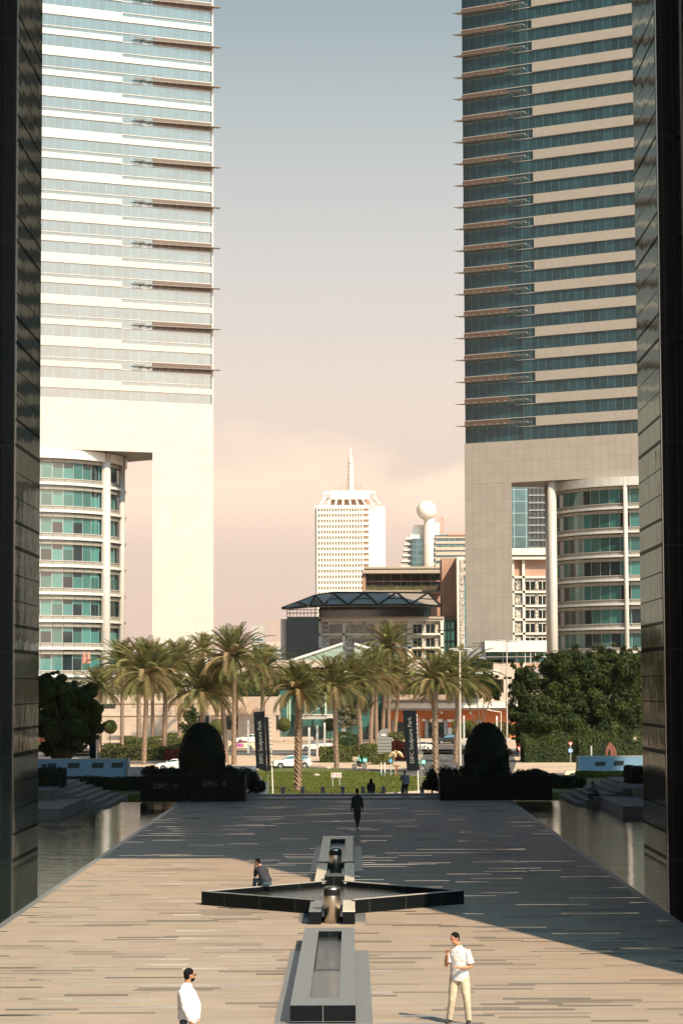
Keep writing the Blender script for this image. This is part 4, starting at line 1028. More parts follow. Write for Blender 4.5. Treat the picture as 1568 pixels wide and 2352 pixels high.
# ------------------------------------------------------------------ pool-side stairs, planters
for sx, xe_, lab in ((-1, -13.7, 'stone steps climbing from the left pool beside the dark planters'), (1, 12.6, 'stone steps climbing from the right pool with a person sitting on them')):
    st = empty('stairs', (xe_, 131, 0), 0, lab, 'stairs')
    for i in range(6):
        x_ = xe_+sx*i*.52; mb = MB(); mb.box(x_, x_+sx*.518, 128.0+i*.0, 139.5, -1.3, .05+i*.165); mb.build('step', M['step'], st)
    mb = MB(); mb.box(xe_+sx*3.12, xe_+sx*14, 126.5, 140.9, -1.3, .99); mb.build('landing', M['step'], st)
    mb = MB(); mb.box(xe_+sx*1.3, xe_+sx*9, 117, 127.99, -1.3, .45); mb.build('lower_landing', M['step'], st)
def textmesh(txt, size, name='lettering', ext=.004, mt=None, align='LEFT'):
    cu = bpy.data.curves.new(name, 'FONT'); cu.body = txt; cu.size = size; cu.extrude = ext; cu.align_x = align; cu.resolution_u = 3
    o = bpy.data.objects.new('tmp', cu); COL.objects.link(o)
    dg = bpy.context.evaluated_depsgraph_get(); me = bpy.data.meshes.new_from_object(o.evaluated_get(dg)); bpy.data.objects.remove(o)
    me.name = name; me.materials.clear(); me.materials.append(mt or M['text_white'])
    o = bpy.data.objects.new(name, me); COL.objects.link(o); return o
def place_text(o, parent, origin, xdir, ydir):
    xd, yd = Vector(xdir).normalized(), Vector(ydir).normalized(); zd = xd.cross(yd)
    mm = Matrix((xd, yd, zd)).transposed().to_4x4(); mm.translation = Vector(origin)
    for v in o.data.vertices: v.co = mm @ v.co - worigin(parent)
    o.parent = parent
def planter(u0, u1, v0, Y, d, label, txt=None):
    a, b_ = X(u0,1800,Y), X(u1,1800,Y); zt = Z((u0+u1)/2, v0, Y)
    r_ = empty('planter', ((a+b_)/2, Y, 0), 0, label, 'planter', 'black planters at the end of the plaza')
    mb = MB(); t_ = .07
    for q_ in ((a,b_,Y,Y+t_),(a,b_,Y+d-t_,Y+d),(a,a+t_,Y+t_,Y+d-t_),(b_-t_,b_,Y+t_,Y+d-t_)): mb.box(*q_, .0, zt)
    mb.build('box_wall', M['planter'], r_)
    mb = MB(); mb.box(a-.03, b_+.03, Y-.03, Y+.12, zt+.001, zt+.05); mb.build('rim', M['planter'], r_)
    mb = MB(); mb.box(a+t_+.001, b_-t_-.001, Y+t_+.001, Y+d-t_-.001, .05, zt-.15); mb.build('soil', M['bark'], r_)
    if txt:
        u, v = txt; p = P(u, v, Y-.01); o = textmesh('DIFC', .42, mt=M['text_dim']); place_text(o, r_, (p.x, Y-.012, p.z), (1,0,0), (0,0,1))
        mb = MB(); cx_, cz_ = p.x+1.28, p.z+.15
        for k in range(3):
            r0 = .17-.06*k
            pts = [(cx_+r0,cz_),(cx_,cz_+r0),(cx_-r0,cz_),(cx_,cz_-r0)]
            for i in range(4): mb.tube((pts[i][0],Y-.012,pts[i][1]), (pts[(i+1)%4][0],Y-.012,pts[(i+1)%4][1]), .010, seg=4)
        mb.build('emblem', M['text_dim'], r_)
    return a, b_, zt
planter(322, 432, 1785, 133.2, 2.6, 'black planter box with pale lettering, left one of the lettered pair', (352, 1812))
planter(436, 562, 1783, 132.4, 2.6, 'black planter box with pale lettering, below the dark domed topiary on the left', (464, 1807))
planter(1010, 1268, 1786, 132.6, 2.6, 'long black planter box in deep shade on the right', None)

# ------------------------------------------------------------------ foliage helpers
def leaves(mb, c, rad, n, size, r, shell=.55, flat=1.0, zmin=None):
    for _ in range(n):
        while True:
            d = Vector((r.gauss(0,1), r.gauss(0,1), r.gauss(0,1)))
            if d.length > .1: break
        d.normalize(); k = shell+(1-shell)*r.random()**.5
        p = Vector((c[0]+d.x*rad[0]*k, c[1]+d.y*rad[1]*k, c[2]+d.z*rad[2]*k))
        if zmin is not None and p.z < zmin: p.z = zmin+r.random()*.1
        nrm = (d+Vector((r.gauss(0,.6), r.gauss(0,.6), r.gauss(0,.6)))).normalized()
        t1 = nrm.orthogonal().normalized(); a = r.random()*6.28; t2 = nrm.cross(t1)
        e1 = (t1*math.cos(a)+t2*math.sin(a))*size*(.6+.8*r.random()); e2 = nrm.cross(e1).normalized()*size*.5*(.6+.8*r.random())
        mb.add([p-e1, p-e2*.8, p+e1, p+e2], [(0,1,2,3)])
def bush(name, label, cat, c, rad, mt, n=900, size=.12, group=None, core=True, seed=1, dome=False, trunk=True):
    r = random.Random(seed); z0 = c[2]
    root = empty(name, (c[0], c[1], z0), 0, label, cat, group)
    mb = MB(); cc = (c[0], c[1], c[2]+rad[2]*(.0 if dome else .55)); rr = (rad[0], rad[1], rad[2] if dome else rad[2]*.6)
    if not dome: rr = (rad[0], rad[1], rad[2]*.55)
    lumps = 1 if dome else 9
    if dome:
        leaves(mb, cc, rr, n, size, r, .9, zmin=z0)
        mb.ball(cc, (rr[0]*.93, rr[1]*.93, rr[2]*.93), 20, 12)
    else:
        for i in range(lumps):
            a = r.random()*6.28; q_ = math.sqrt(r.random())*.75
            lc = (cc[0]+math.cos(a)*rr[0]*q_, cc[1]+math.sin(a)*rr[1]*q_, cc[2]+r.uniform(-.25,.25)*rr[2])
            lr = (rr[0]*r.uniform(.35,.5), rr[1]*r.uniform(.4,.6), rr[2]*r.uniform(.6,.95))
            leaves(mb, lc, lr, n//lumps, size, r, .6, zmin=z0)
            mb.ball(lc, (lr[0]*.72, lr[1]*.72, lr[2]*.72), 10, 6)
    mb.build('foliage', mt, root)
    if trunk:
        mb = MB(); mb.loft([(c[0],c[1],z0-.5),(c[0],c[1],z0+rad[2]*.5)], [.07,.05], seg=6); mb.build('stem', M['bark'], root)
    return root
def hedge(label, x0, x1, y0, y1, z0, z1, mt, n=2500, size=.14, seed=1, wob=.15, name='hedge', group=None):
    r = random.Random(seed); root = empty(name, ((x0+x1)/2, (y0+y1)/2, z0), 0, label, 'hedge', group)
    mb = MB(); A_ = [((x1-x0)*(z1-z0),0), ((x1-x0)*(y1-y0),1), ((y1-y0)*(z1-z0),2), ((y1-y0)*(z1-z0),3)]; tot = sum(a for a,_ in A_)
    ph = r.random()*9
    def top(x, y): return z1+wob*math.sin(x*1.1+ph)+wob*.7*math.sin(x*2.7+y*1.3)
    for _ in range(n):
        q_ = r.random()*tot; k = 0
        for a, k in A_:
            if q_ < a: break
            q_ -= a
        x, y = r.uniform(x0,x1), r.uniform(y0,y1); z = r.uniform(z0, top(x,y))
        if k == 0: y = y0+r.uniform(-.12,.12); d = Vector((0,-1,0))
        elif k == 1: z = top(x,y)+r.uniform(-.1,.1); d = Vector((0,0,1))
        elif k == 2: x = x0; d = Vector((-1,0,0))
        else: x = x1; d = Vector((1,0,0))
        nrm = (d+Vector((r.gauss(0,.6), r.gauss(0,.6), r.gauss(0,.6)))).normalized(); t1 = nrm.orthogonal().normalized()
        e1 = t1*size*(.6+.8*r.random()); e2 = nrm.cross(e1).normalized()*size*.5; p = Vector((x,y,z))
        mb.add([p-e1,p-e2,p+e1,p+e2], [(0,1,2,3)])
    o1 = mb.build('foliage', mt, root)
    mb = MB(); mb.box(x0+.1,x1-.1,y0+.1,y1-.1,z0-.3,z1-wob*1.5-.05); mb.build('branches', M['leaf_shadow'], root)
    return root

# topiaries and planting on the planters
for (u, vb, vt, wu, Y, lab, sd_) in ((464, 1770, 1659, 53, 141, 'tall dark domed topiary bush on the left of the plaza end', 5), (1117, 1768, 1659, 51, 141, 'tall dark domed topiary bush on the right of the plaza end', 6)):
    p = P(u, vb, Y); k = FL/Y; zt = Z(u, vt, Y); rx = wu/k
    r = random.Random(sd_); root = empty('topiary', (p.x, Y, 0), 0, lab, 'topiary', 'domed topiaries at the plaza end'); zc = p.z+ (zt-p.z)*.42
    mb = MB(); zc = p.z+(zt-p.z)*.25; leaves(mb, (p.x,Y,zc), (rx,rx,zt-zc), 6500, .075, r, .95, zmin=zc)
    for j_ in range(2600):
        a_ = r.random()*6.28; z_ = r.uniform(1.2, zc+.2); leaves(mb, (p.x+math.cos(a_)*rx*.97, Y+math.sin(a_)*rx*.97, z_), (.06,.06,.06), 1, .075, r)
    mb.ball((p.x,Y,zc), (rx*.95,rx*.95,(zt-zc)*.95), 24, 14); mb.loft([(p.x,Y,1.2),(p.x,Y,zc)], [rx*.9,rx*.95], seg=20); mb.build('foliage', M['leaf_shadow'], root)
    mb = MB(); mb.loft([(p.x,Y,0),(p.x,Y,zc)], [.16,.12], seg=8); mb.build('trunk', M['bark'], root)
PL = 'shrubs growing in and behind the dark planters'
k_ = 0
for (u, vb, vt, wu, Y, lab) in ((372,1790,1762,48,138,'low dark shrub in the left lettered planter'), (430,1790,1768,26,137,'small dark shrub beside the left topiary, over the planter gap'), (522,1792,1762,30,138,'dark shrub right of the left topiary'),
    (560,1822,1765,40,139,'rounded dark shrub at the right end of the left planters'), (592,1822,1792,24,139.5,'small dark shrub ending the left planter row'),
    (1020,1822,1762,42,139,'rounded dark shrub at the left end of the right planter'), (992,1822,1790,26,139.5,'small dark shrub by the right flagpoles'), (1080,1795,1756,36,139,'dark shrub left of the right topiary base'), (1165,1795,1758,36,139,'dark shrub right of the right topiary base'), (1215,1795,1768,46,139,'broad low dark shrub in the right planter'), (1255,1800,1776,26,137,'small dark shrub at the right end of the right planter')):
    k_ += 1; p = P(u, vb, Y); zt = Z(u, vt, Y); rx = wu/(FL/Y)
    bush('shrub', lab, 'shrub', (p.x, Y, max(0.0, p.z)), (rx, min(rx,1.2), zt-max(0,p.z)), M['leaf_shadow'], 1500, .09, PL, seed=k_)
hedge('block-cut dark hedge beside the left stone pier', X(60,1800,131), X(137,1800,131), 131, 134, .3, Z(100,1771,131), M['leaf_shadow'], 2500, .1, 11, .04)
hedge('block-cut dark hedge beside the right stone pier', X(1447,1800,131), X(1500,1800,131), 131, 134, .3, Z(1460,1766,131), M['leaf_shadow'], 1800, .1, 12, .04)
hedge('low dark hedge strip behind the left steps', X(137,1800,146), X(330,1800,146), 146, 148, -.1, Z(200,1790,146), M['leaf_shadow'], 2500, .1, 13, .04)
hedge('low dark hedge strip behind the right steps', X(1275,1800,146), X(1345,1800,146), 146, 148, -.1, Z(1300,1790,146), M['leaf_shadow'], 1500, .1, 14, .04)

# ------------------------------------------------------------------ palms
def make_crown(seed, nf=46, Rr=2.4, dry=.25):
    r = random.Random(seed); mb = MB()
    for i in range(nf):
        f = i/nf; az = i*2.39996+r.uniform(-.2,.2)
        el = R(86-108*f**.95+r.uniform(-9,9)); Ln = Rr*(1.0+.35*math.sin(f*3.1))*r.uniform(.9,1.1)
        ca, sa = math.cos(az), math.sin(az); side = Vector((-sa, ca, 0))
        pts = []; x = 0; z = 0; a = el; seg = 10; sag = R(3.5+8.5*f)*(1 if f < .8 else .6)
        for s_ in range(seg+1):
            pts.append(Vector((ca*x, sa*x, z))); st = Ln/seg
            x += math.cos(a)*st; z += math.sin(a)*st; a -= sag*(.5+1.1*s_/seg)
        mb.mi = 1 if r.random() < dry*f*1.6 else 0
        mb.loft(pts, [.035*(1-.8*s_/seg) for s_ in range(seg+1)], side=side, seg=3)
        nl = 44
        for j in range(3, nl):
            tt = j/nl*seg; k = min(int(tt), seg-1); p = pts[k].lerp(pts[k+1], tt-k); tg = (pts[k+1]-pts[k]).normalized()
            ll = Rr*.21*math.sin(math.pi*min(1,(.12+.88*j/nl)))**.6*r.uniform(.85,1.1)+.06
            up_ = side.cross(tg)
            if up_.z < 0: up_ = -up_
            for sg in (-1, 1):
                dr = (tg*.75+side*sg*.75+up_*.30+Vector((0,0,-.15))).normalized(); w_ = tg*.017+up_*.008*sg
                m_ = p+dr*ll*.55; e_ = p+dr*ll+Vector((0,0,-ll*.16))
                mb.add([p-w_*.6, p+w_*.6, m_+w_, e_, m_-w_], [(0,1,2,3,4)])
    # boot of old leaf bases
    return mb
def make_trunk(seed):
    r = random.Random(seed); mb = MB(); n = 46; seg = 12; vs = []
    for i in range(n+1):
        z = i/n; rad = (1.10-.22*z+.22*max(0,z-.88)*6)*(1+.25*max(0,.06-z)*10)
        for k in range(seg):
            a = 2*math.pi*k/seg+(i%2)*math.pi/seg; q_ = rad*(1+.24*((i+k)%2)+r.uniform(-.10,.10)); vs.append((math.cos(a)*q_, math.sin(a)*q_, z))
    fs = [(i*seg+k, i*seg+(k+1)%seg, (i+1)*seg+(k+1)%seg, (i+1)*seg+k) for i in range(n) for k in range(seg)]+[tuple(n*seg+k for k in range(seg))]
    return mb.add(vs, fs)
crowns = [make_crown(s_, nf).build('crown', [M['palm'], M['palm_dry']], None) for s_, nf in ((1,64),(2,58),(3,70))]
trunks = [make_trunk(s_).build('trunk', M['trunk'], None) for s_ in (4, 5)]
for o in crowns+trunks: COL.objects.unlink(o)
palms = [ # u base, v base (or Y), u crown, v crown heart, crown radius in picture units, label
 (228,1741,228,1572,47,'leftmost date palm, half hidden by the dark leafy tree'),
 (280,1725,281,1520,56,'date palm with a dark shaded trunk, second from the left'),
 (319,1716,318,1548,46,'date palm whose trunk stands just left of the tall front palm'),
 (330,1757,338,1538,74,'large front date palm with the widest crown left of the topiary'),
 (351,1706,350,1562,42,'slim date palm seen behind and right of the large front palm'),
 (375,1746,382,1542,60,'date palm with a leaning sunlit trunk left of the dark topiary'),
 (412,1712,414,1512,52,'tall date palm behind, its trunk thin above the hedge'),
 (464,1756,464,1580,70,'short wide date palm drooping over the left topiary'),
 (537,1757,538,1500,66,'tall date palm right of the left topiary, crown against the sky'),
 (521,1752,508,1560,50,'date palm with a pale ringed trunk, touching the topiary edge'),
 (466,1705,466,1486,40,'distant tall date palm topping the group near the tower leg'),
 (603,1730,603,1530,56,'date palm above the left black banner'),
 (684,1818,686,1577,60,'nearest date palm, standing alone on the front of the lawn'),
 (773,1767,768,1566,66,'date palm on the far edge of the lawn beside the red hedge'),
 (830,1739,822,1550,58,'date palm rising out of the hedge island'),
 (851,1712,856,1545,52,'second trunk of the palm cluster in the middle'),
 (865,1708,862,1532,50,'third trunk of the palm cluster, darker and ringed'),
 (878,1706,884,1552,50,'fourth trunk of the palm cluster, behind the grey totem'),
 (893,1704,893,1478,52,'tallest palm of the middle cluster with crown before the hotel windows'),
 (905,1704,916,1548,48,'rightmost slim palm of the middle cluster'),
 (1000,1776,998,1553,58,'date palm right of the right banner'),
 (1046,1752,1051,1552,72,'date palm next to the street lamp with the tall pole')]
for i, (ub, vb, uc, vc, cr_, lab) in enumerate(palms):
    b_ = GG(ub, vb); Y = b_.y
    if Y > 425: Y = 425-(i % 5)*3; b_ = on(ub, Y)
    c = P(uc, vc+11, Y); k = FL/Y
    r_ = empty('date_palm', b_, 0, lab, 'palm tree', 'date palms along the road')
    tr_ = trunks[i % 2].copy(); COL.objects.link(tr_); tr_.parent = r_; h = c.z-b_.z; rad = random.Random(i).uniform(.26,.33)
    tr_.scale = (rad, rad, h+.3); tr_.location = (0,0,-.3)
    # lean
    dx = c.x-b_.x; tr_.rotation_euler = (0, math.atan2(dx, h), random.uniform(0,6.28)) if False else (0, math.atan2(dx, h), 0)
    cc = crowns[i % 3].copy(); COL.objects.link(cc); cc.parent = r_; s_ = cr_/k/1.95
    cc.scale = (s_, s_, s_*random.uniform(.9,1.05)); cc.location = (dx, 0, h); cc.rotation_euler = (random.uniform(-.08,.08), random.uniform(-.08,.08), random.uniform(0,6.28))

# ------------------------------------------------------------------ broadleaf trees
def tree(label, base, blobs, Y, mt, trunk_r, n=2200, size=.22, seed=1, name='tree', lean=0):
    """blobs: (u, v, ru, rv, dy) crown lobes placed at distance Y+dy"""
    r = random.Random(seed); root = empty(name, base, 0, label, 'tree')
    mb = MB(); tm = MB(); k = FL/Y; fork = Vector((base[0]+lean, base[1], base[2]+1.6))
    tm.loft([Vector(base)-Vector((0,0,.3)), Vector(base)+Vector((0,0,.8)), fork], [trunk_r*1.25, trunk_r, trunk_r*.9], seg=9)
    for (u, v, ru, rv, dy) in blobs:
        c = P(u, v, Y+dy); rx, rz = ru/k, rv/k; ry = rx*.9
        mid = fork.lerp(c, .5)+Vector((r.uniform(-.3,.3), 0, -.3))
        tm.loft([fork, mid, c+Vector((0,0,rz*.3))], [trunk_r*.5, trunk_r*.3, .04], seg=6)
        sub = 11
        for _ in range(sub):
            d = Vector((r.gauss(0,1), r.gauss(0,1), r.gauss(0,1))).normalized()*r.uniform(.35,.85)
            lc = (c.x+d.x*rx, c.y+d.y*ry, c.z+d.z*rz); lr = [q_*r.uniform(.28,.46) for q_ in (rx, ry, rz)]
            leaves(mb, lc, lr, n//sub, size, r, .35)
        for _ in range(14): # ragged outer sprays
            d = Vector((r.gauss(0,1), r.gauss(0,.8), r.gauss(0,1))).normalized()
            lc = (c.x+d.x*rx, c.y+d.y*ry, c.z+d.z*rz); leaves(mb, lc, (rx*.16, rx*.16, rz*.14), 40, size*.9, r, .1)
    mb.build('crown', mt, root); tm.build('trunk', M['bark'], root)
    return root
bl = [(1235,1600,62,70,0),(1300,1560,66,62,2),(1370,1545,66,60,3),(1430,1560,58,62,2),(1260,1545,52,42,4),(1330,1515,60,36,5),(1400,1510,56,30,5),(1445,1530,42,44,5),(1220,1655,52,48,-2),(1290,1650,62,50,-3),(1360,1640,64,55,-1),(1425,1650,56,52,0),(1192,1560,28,40,1),(1190,1620,26,50,1),(1250,1690,40,26,-3),(1330,1695,46,24,-4),(1400,1695,44,26,-3),(1455,1620,40,80,6),(1300,1600,80,60,9),(1390,1610,80,60,9),(1200,1680,30,26,-1)]
tree('huge rounded dark green tree filling the right side below the shaded tower', tuple(on(1330, 335)), bl, 335, M['leaf_ficus'], .55, 5200, .27, 21)
tree('dense green tree behind the right end of the podium, beside the green sign wall', tuple(on(1105, 400)), [(1085,1570,34,30,0),(1118,1575,32,30,0),(1060,1572,26,22,2),(1130,1590,22,22,0)], 400, M['leaf_ficus'], .3, 1800, .25, 22)
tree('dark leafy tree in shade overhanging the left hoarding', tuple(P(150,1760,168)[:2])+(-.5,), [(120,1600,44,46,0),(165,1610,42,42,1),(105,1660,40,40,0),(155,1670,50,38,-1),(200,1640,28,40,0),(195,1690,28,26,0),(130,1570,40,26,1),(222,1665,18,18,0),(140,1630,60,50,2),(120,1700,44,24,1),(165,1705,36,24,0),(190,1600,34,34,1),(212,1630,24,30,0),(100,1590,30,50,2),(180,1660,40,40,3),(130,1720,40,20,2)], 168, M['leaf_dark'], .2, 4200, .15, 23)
tree('small olive-leaved tree among the middle palm trunks', tuple(on(800,400)), [(790,1620,26,26,0),(818,1630,24,28,0),(802,1655,26,20,0),(838,1615,18,22,0)], 400, M['leaf_olive'], .15, 1500, .2, 24)
tree('dark bushy tree beside the podium wall behind the left topiary', tuple(on(436,400)), [(436,1640,18,20,0),(445,1662,20,18,0),(425,1672,15,14,0)], 400, M['leaf_dark'], .15, 900, .2, 25)
for (u,v,ru,Y,lab,seed) in ((253,1670,16,400,'clipped round green tree by the podium wall, near the left',31),(500,1672,20,400,'clipped round green tree right of the left topiary',32),(652,1665,16,425,'clipped round green tree left of the lobby entrance',33),(757,1665,15,425,'clipped round green tree under the entrance canopy',34)):
    c = P(u,v,Y); k = FL/Y; root = empty('ball_tree', (c.x,Y,gz(Y)), 0, lab, 'tree', 'clipped ball trees by the mall'); r = random.Random(seed)
    mb = MB(); leaves(mb, c, (ru/k,)*3, 1800, .12, r, .9); mb.ball(c, ru/k*.93, 16, 10); mb.build('crown', M['hedge'], root)
    mb = MB(); mb.loft([(c.x,Y,gz(Y)-.2),(c.x,Y,c.z-ru/k*.5)], [.09,.07], seg=6); mb.build('trunk', M['bark'], root)
# roadside hedges
def hg(label, u0, u1, vb, vt, depth, mt, n=3000, seed=1, size=.16, wob=.18, Yo=None, roof=False):
    Y = Yo or GG((u0+u1)/2, vb).y; Y = min(Y, 432)
    hedge(label, X(u0,vb,Y), X(u1,vb,Y), Y, Y+depth, Z((u0+u1)/2, vb, Y) if roof else gz(Y)-.1, Z((u0+u1)/2, vt, Y), mt, n, size, seed, wob)
hg('olive hedge running left of the palms, above the blue hoarding', 232, 412, 1748, 1716, 12, M['hedge'], 7000, 41)
hg('brighter green hedge step behind the palm trunks on the left', 275, 412, 1722, 1698, 10, M['hedge'], 5000, 42)
hg('small bright hedge by the thin palm trunks', 382, 420, 1708, 1690, 8, M['hedge_bright'], 2200, 43)
hg('reddish low hedge just left of the dark topiary', 380, 420, 1748, 1726, 5, M['leaf_red'], 2000, 44)
hg('low green hedge at the far left edge by the pier', 88, 172, 1728, 1706, 6, M['hedge'], 3500, 45)
hg('red-leaved hedge behind the far left hedge', 88, 150, 1716, 1698, 5, M['leaf_red'], 2500, 46)
hg('dark green hedge mound behind the white sedan', 776, 826, 1722, 1690, 6, M['leaf_dark'], 2500, 47, wob=.3)
hg('green hedge block in the middle of the island', 775, 870, 1738, 1716, 8, M['hedge'], 5000, 48)
hg('brown-green hedge along the front of the island', 735, 808, 1752, 1722, 6, M['hedge'], 3800, 49)
hg('red-leaved hedge at the left end of the island', 733, 775, 1738, 1722, 4, M['leaf_red'], 1800, 50)
hg('tall green hedge left of the grey totem', 828, 866, 1752, 1714, 6, M['hedge'], 2800, 51)
hg('trimmed low hedge in front of the grey totem', 856, 900, 1757, 1738, 4, M['hedge'], 2500, 52)
hg('bright hedge beside the parking signs', 893, 925, 1730, 1688, 6, M['hedge'], 2400, 53)
hg('red hedge under the right parking sign', 902, 935, 1748, 1708, 5, M['leaf_red'], 2400, 54)
hg('bright climbing hedge along the terracotta wall', 1040, 1085, 1708, 1658, 2, M['hedge_bright'], 3000, 55, Yo=428)
hg('green hedge behind the right topiary', 1080, 1170, 1712, 1664, 3, M['hedge'], 4000, 56, Yo=424)
hg('green climber wall carrying pale letters', 1083, 1132, 1560, 1517, 3, M['leaf_ficus'], 4000, 57, Yo=432, roof=True)
hg('red-leaved hedge under the huge right tree', 1190, 1240, 1728, 1702, 4, M['leaf_red'], 2200, 58)
hg('dark hedge mass under the huge right tree', 1205, 1330, 1752, 1698, 8, M['leaf_dark'], 6500, 59, wob=.6)
hg('dark hedge at the far right below the tree', 1330, 1480, 1752, 1694, 8, M['leaf_dark'], 6500, 60, wob=.4)
hg('green roof planting on the podium terrace, left of the middle palms', 480, 640, 1597, 1572, 3, M['leaf_dark'], 4000, 61, Yo=446, wob=.5, roof=True)
hg('green roof planting on the podium terrace, right of the middle palms', 985, 1085, 1592, 1562, 3, M['leaf_ficus'], 3500, 62, Yo=446, wob=.4, roof=True)
hg('yellow-green roof planting behind the tallest middle palm', 850, 985, 1592, 1562, 3, M['hedge'], 3500, 63, Yo=447, wob=.4, roof=True)
p = P(1085, 1549, 430.5); o = textmesh('ARCHIVE', 1.25, mt=M['white']); sg_ = empty('letter_sign', (p.x+2, 430.5, p.z), 0, 'pale raised letters fixed on the green climber wall', 'sign'); place_text(o, sg_, (p.x, 431.6, p.z), (1,0,0), (0,0,1))
# ------------------------------------------------------------------ vehicles
def car(label, kind, u0, u1, vb, paint, face=-1, yaw=0.0, Yo=None, roofm=None, L=None, side_m=None, anchor=0, gap=0):
    """side view spanning u0..u1; face=-1 looks left, +1 right; yaw turns it about z"""
    Y = Yo or GG((u0+u1)/2, vb).y; Y = min(Y, 428); k = FL/Y
    uc = (u0+u1)/2; base = on(uc, Y); base.z += .012
    root = empty('parked_car' if kind != 'van' else 'white_van', base, yaw, label, 'car' if kind != 'van' else 'van')
    L = L or (u1-u0)/k
    prof = {
     'sedan': dict(H=1.46, W=1.82, body=[(-1,.22),(-1,.50),(-.93,.62),(-.50,.70),(-.10,.80),(.55,.83),(.93,.80),(1,.66),(1,.28),(.9,.2),(-.9,.2)], cab=[(-.50,.70),(-.12,1),(.30,1.0),(.74,.82)]),
     'suv':   dict(H=1.70, W=1.86, body=[(-1,.22),(-1,.48),(-.94,.60),(-.52,.66),(-.3,.72),(.92,.74),(1,.62),(1,.28),(.92,.2),(-.9,.2)], cab=[(-.52,.66),(-.22,.97),(.1,1),(.72,.97),(.95,.73)]),
     'hatch': dict(H=1.50, W=1.76, body=[(-1,.22),(-1,.50),(-.9,.62),(-.5,.70),(.9,.78),(1,.62),(1,.28),(.92,.2),(-.9,.2)], cab=[(-.52,.70),(-.15,1),(.55,1),(.92,.77)]),
     'van':   dict(H=2.40, W=1.98, body=[(-1,.16),(-1,.40),(-.93,.50),(-.80,.56),(1,.56),(1,.2),(.95,.14),(-.95,.14)], cab=[(-.82,.55),(-.60,.97),(-.5,1),(.97,1),(1,.55)]),
    }[kind]
    H, Wd = prof['H'], prof['W']; s = -face
    tr_ = lambda p: (base.x+s*p[0]*L/2, base.z+p[1]*H)
    def sheet_prism(poly, w0, w1=None, nm='body', mt=None, par=None, bev=.05):
        mb = MB(); n = len(poly); w1 = w1 if w1 is not None else w0
        zs_ = [p[1] for p in poly]; zmn, zmx = min(zs_), max(zs_)
        wd = [w0+(w1-w0)*((p[1]-zmn)/(zmx-zmn+1e-9)) for p in poly]
        pp = [tr_(p) for p in poly]
        a = sum(pp[i][0]*pp[(i+1)%n][1]-pp[(i+1)%n][0]*pp[i][1] for i in range(n))
        idx = list(range(n)) if a > 0 else list(range(n))[::-1]
        vs = [(pp[i][0], base.y-wd[i]/2, pp[i][1]) for i in idx]+[(pp[i][0], base.y+wd[i]/2, pp[i][1]) for i in idx]
        mb.add(vs, [tuple(range(n)), tuple(range(n,2*n))[::-1]]+[(i,n+i,n+(i+1)%n,(i+1)%n) for i in range(n)])
        return mb.build(nm, mt, par or root, smooth=False, bevel=bev)
    body = sheet_prism(prof['body'], Wd, nm='body', mt=paint)
    cab = prof['cab']; cabp = cab+[(cab[-1][0], cab[-1][1]-.04), (cab[0][0], cab[0][1]-.04)]
    sheet_prism(cabp, Wd*.94, Wd*.76, nm='cabin', mt=roofm or paint, bev=.04)
    # side glass, windscreen and rear glass sit proud of the cabin
    zc0 = min(cab[0][1], cab[-1][1]); cx = sum(p[0] for p in cab)/len(cab)
    def shrink(p, q=.86): return (cx+(p[0]-cx)*q, zc0+.02+(p[1]-zc0)*.80)
    gp = [shrink(p) for p in cab]; gp = [(gp[0][0]+.02, zc0+.02)]+gp[1:-1]+[(gp[-1][0]-.02, zc0+.02)]
    xs0, xs1 = gp[0][0], gp[-1][0]; xm = xs0+(xs1-xs0)*.52
    def ztop(x):
        for a, b_ in zip(cab, cab[1:]):
            if a[0] <= x <= b_[0]: return a[1]+(b_[1]-a[1])*(x-a[0])/(b_[0]-a[0]+1e-9)
        return zc0
    wins = [(xs0, xm-.015), (xm+.015, xs1)] if kind != 'van' else [(xs0, xs0+.28)]
    for (xa, xb_) in wins:
        n_ = 6; top = [(xa+(xb_-xa)*i/n_, max(zc0+.03, zc0+.02+(ztop(xa+(xb_-xa)*i/n_)-zc0)*.82)) for i in range(n_+1)]
        poly = [(xa, zc0+.02)]+top+[(xb_, zc0+.02)]
        for sd in (-1, 1):
            mb = MB(); pts = []
            for p in poly:
                hw = (Wd*.94+(Wd*.76-Wd*.94)*min(1,((p[1]-zc0+.04)/(1-zc0+.04))))/2; q = tr_(p); pts.append((q[0], base.y+sd*(hw+.006), q[1]))
            mb.sheet(pts if sd*s < 0 else pts[::-1]); mb.build('window', M['dark_glass'], root)
    for (pa, pb, nm) in ((cab[0], cab[1], 'windscreen'), (cab[-1], cab[-2], 'rear_window')):
        if kind == 'van' and nm == 'rear_window': continue
        a = Vector((tr_(pa)[0],0,tr_(pa)[1])); b_ = Vector((tr_(pb)[0],0,tr_(pb)[1])); d = b_-a
        nrm = Vector((d.z,0,-d.x)).normalized(); 
        if (nrm.x*s) > 0 and nm == 'windscreen': nrm = -nrm
        if (nrm.x*s) < 0 and nm == 'rear_window': nrm = -nrm
        lo_, hi_ = a+d*.14+nrm*.014, a+d*.90+nrm*.014; w0, w1 = Wd*.86/2, Wd*.72/2
        mb = MB(); mb.sheet([(lo_.x,base.y-w0,lo_.z),(lo_.x,base.y+w0,lo_.z),(hi_.x,base.y+w1,hi_.z),(hi_.x,base.y-w1,hi_.z)]); mb.build(nm, M['dark_glass'], root)
    wr = .34 if kind != 'suv' else .37
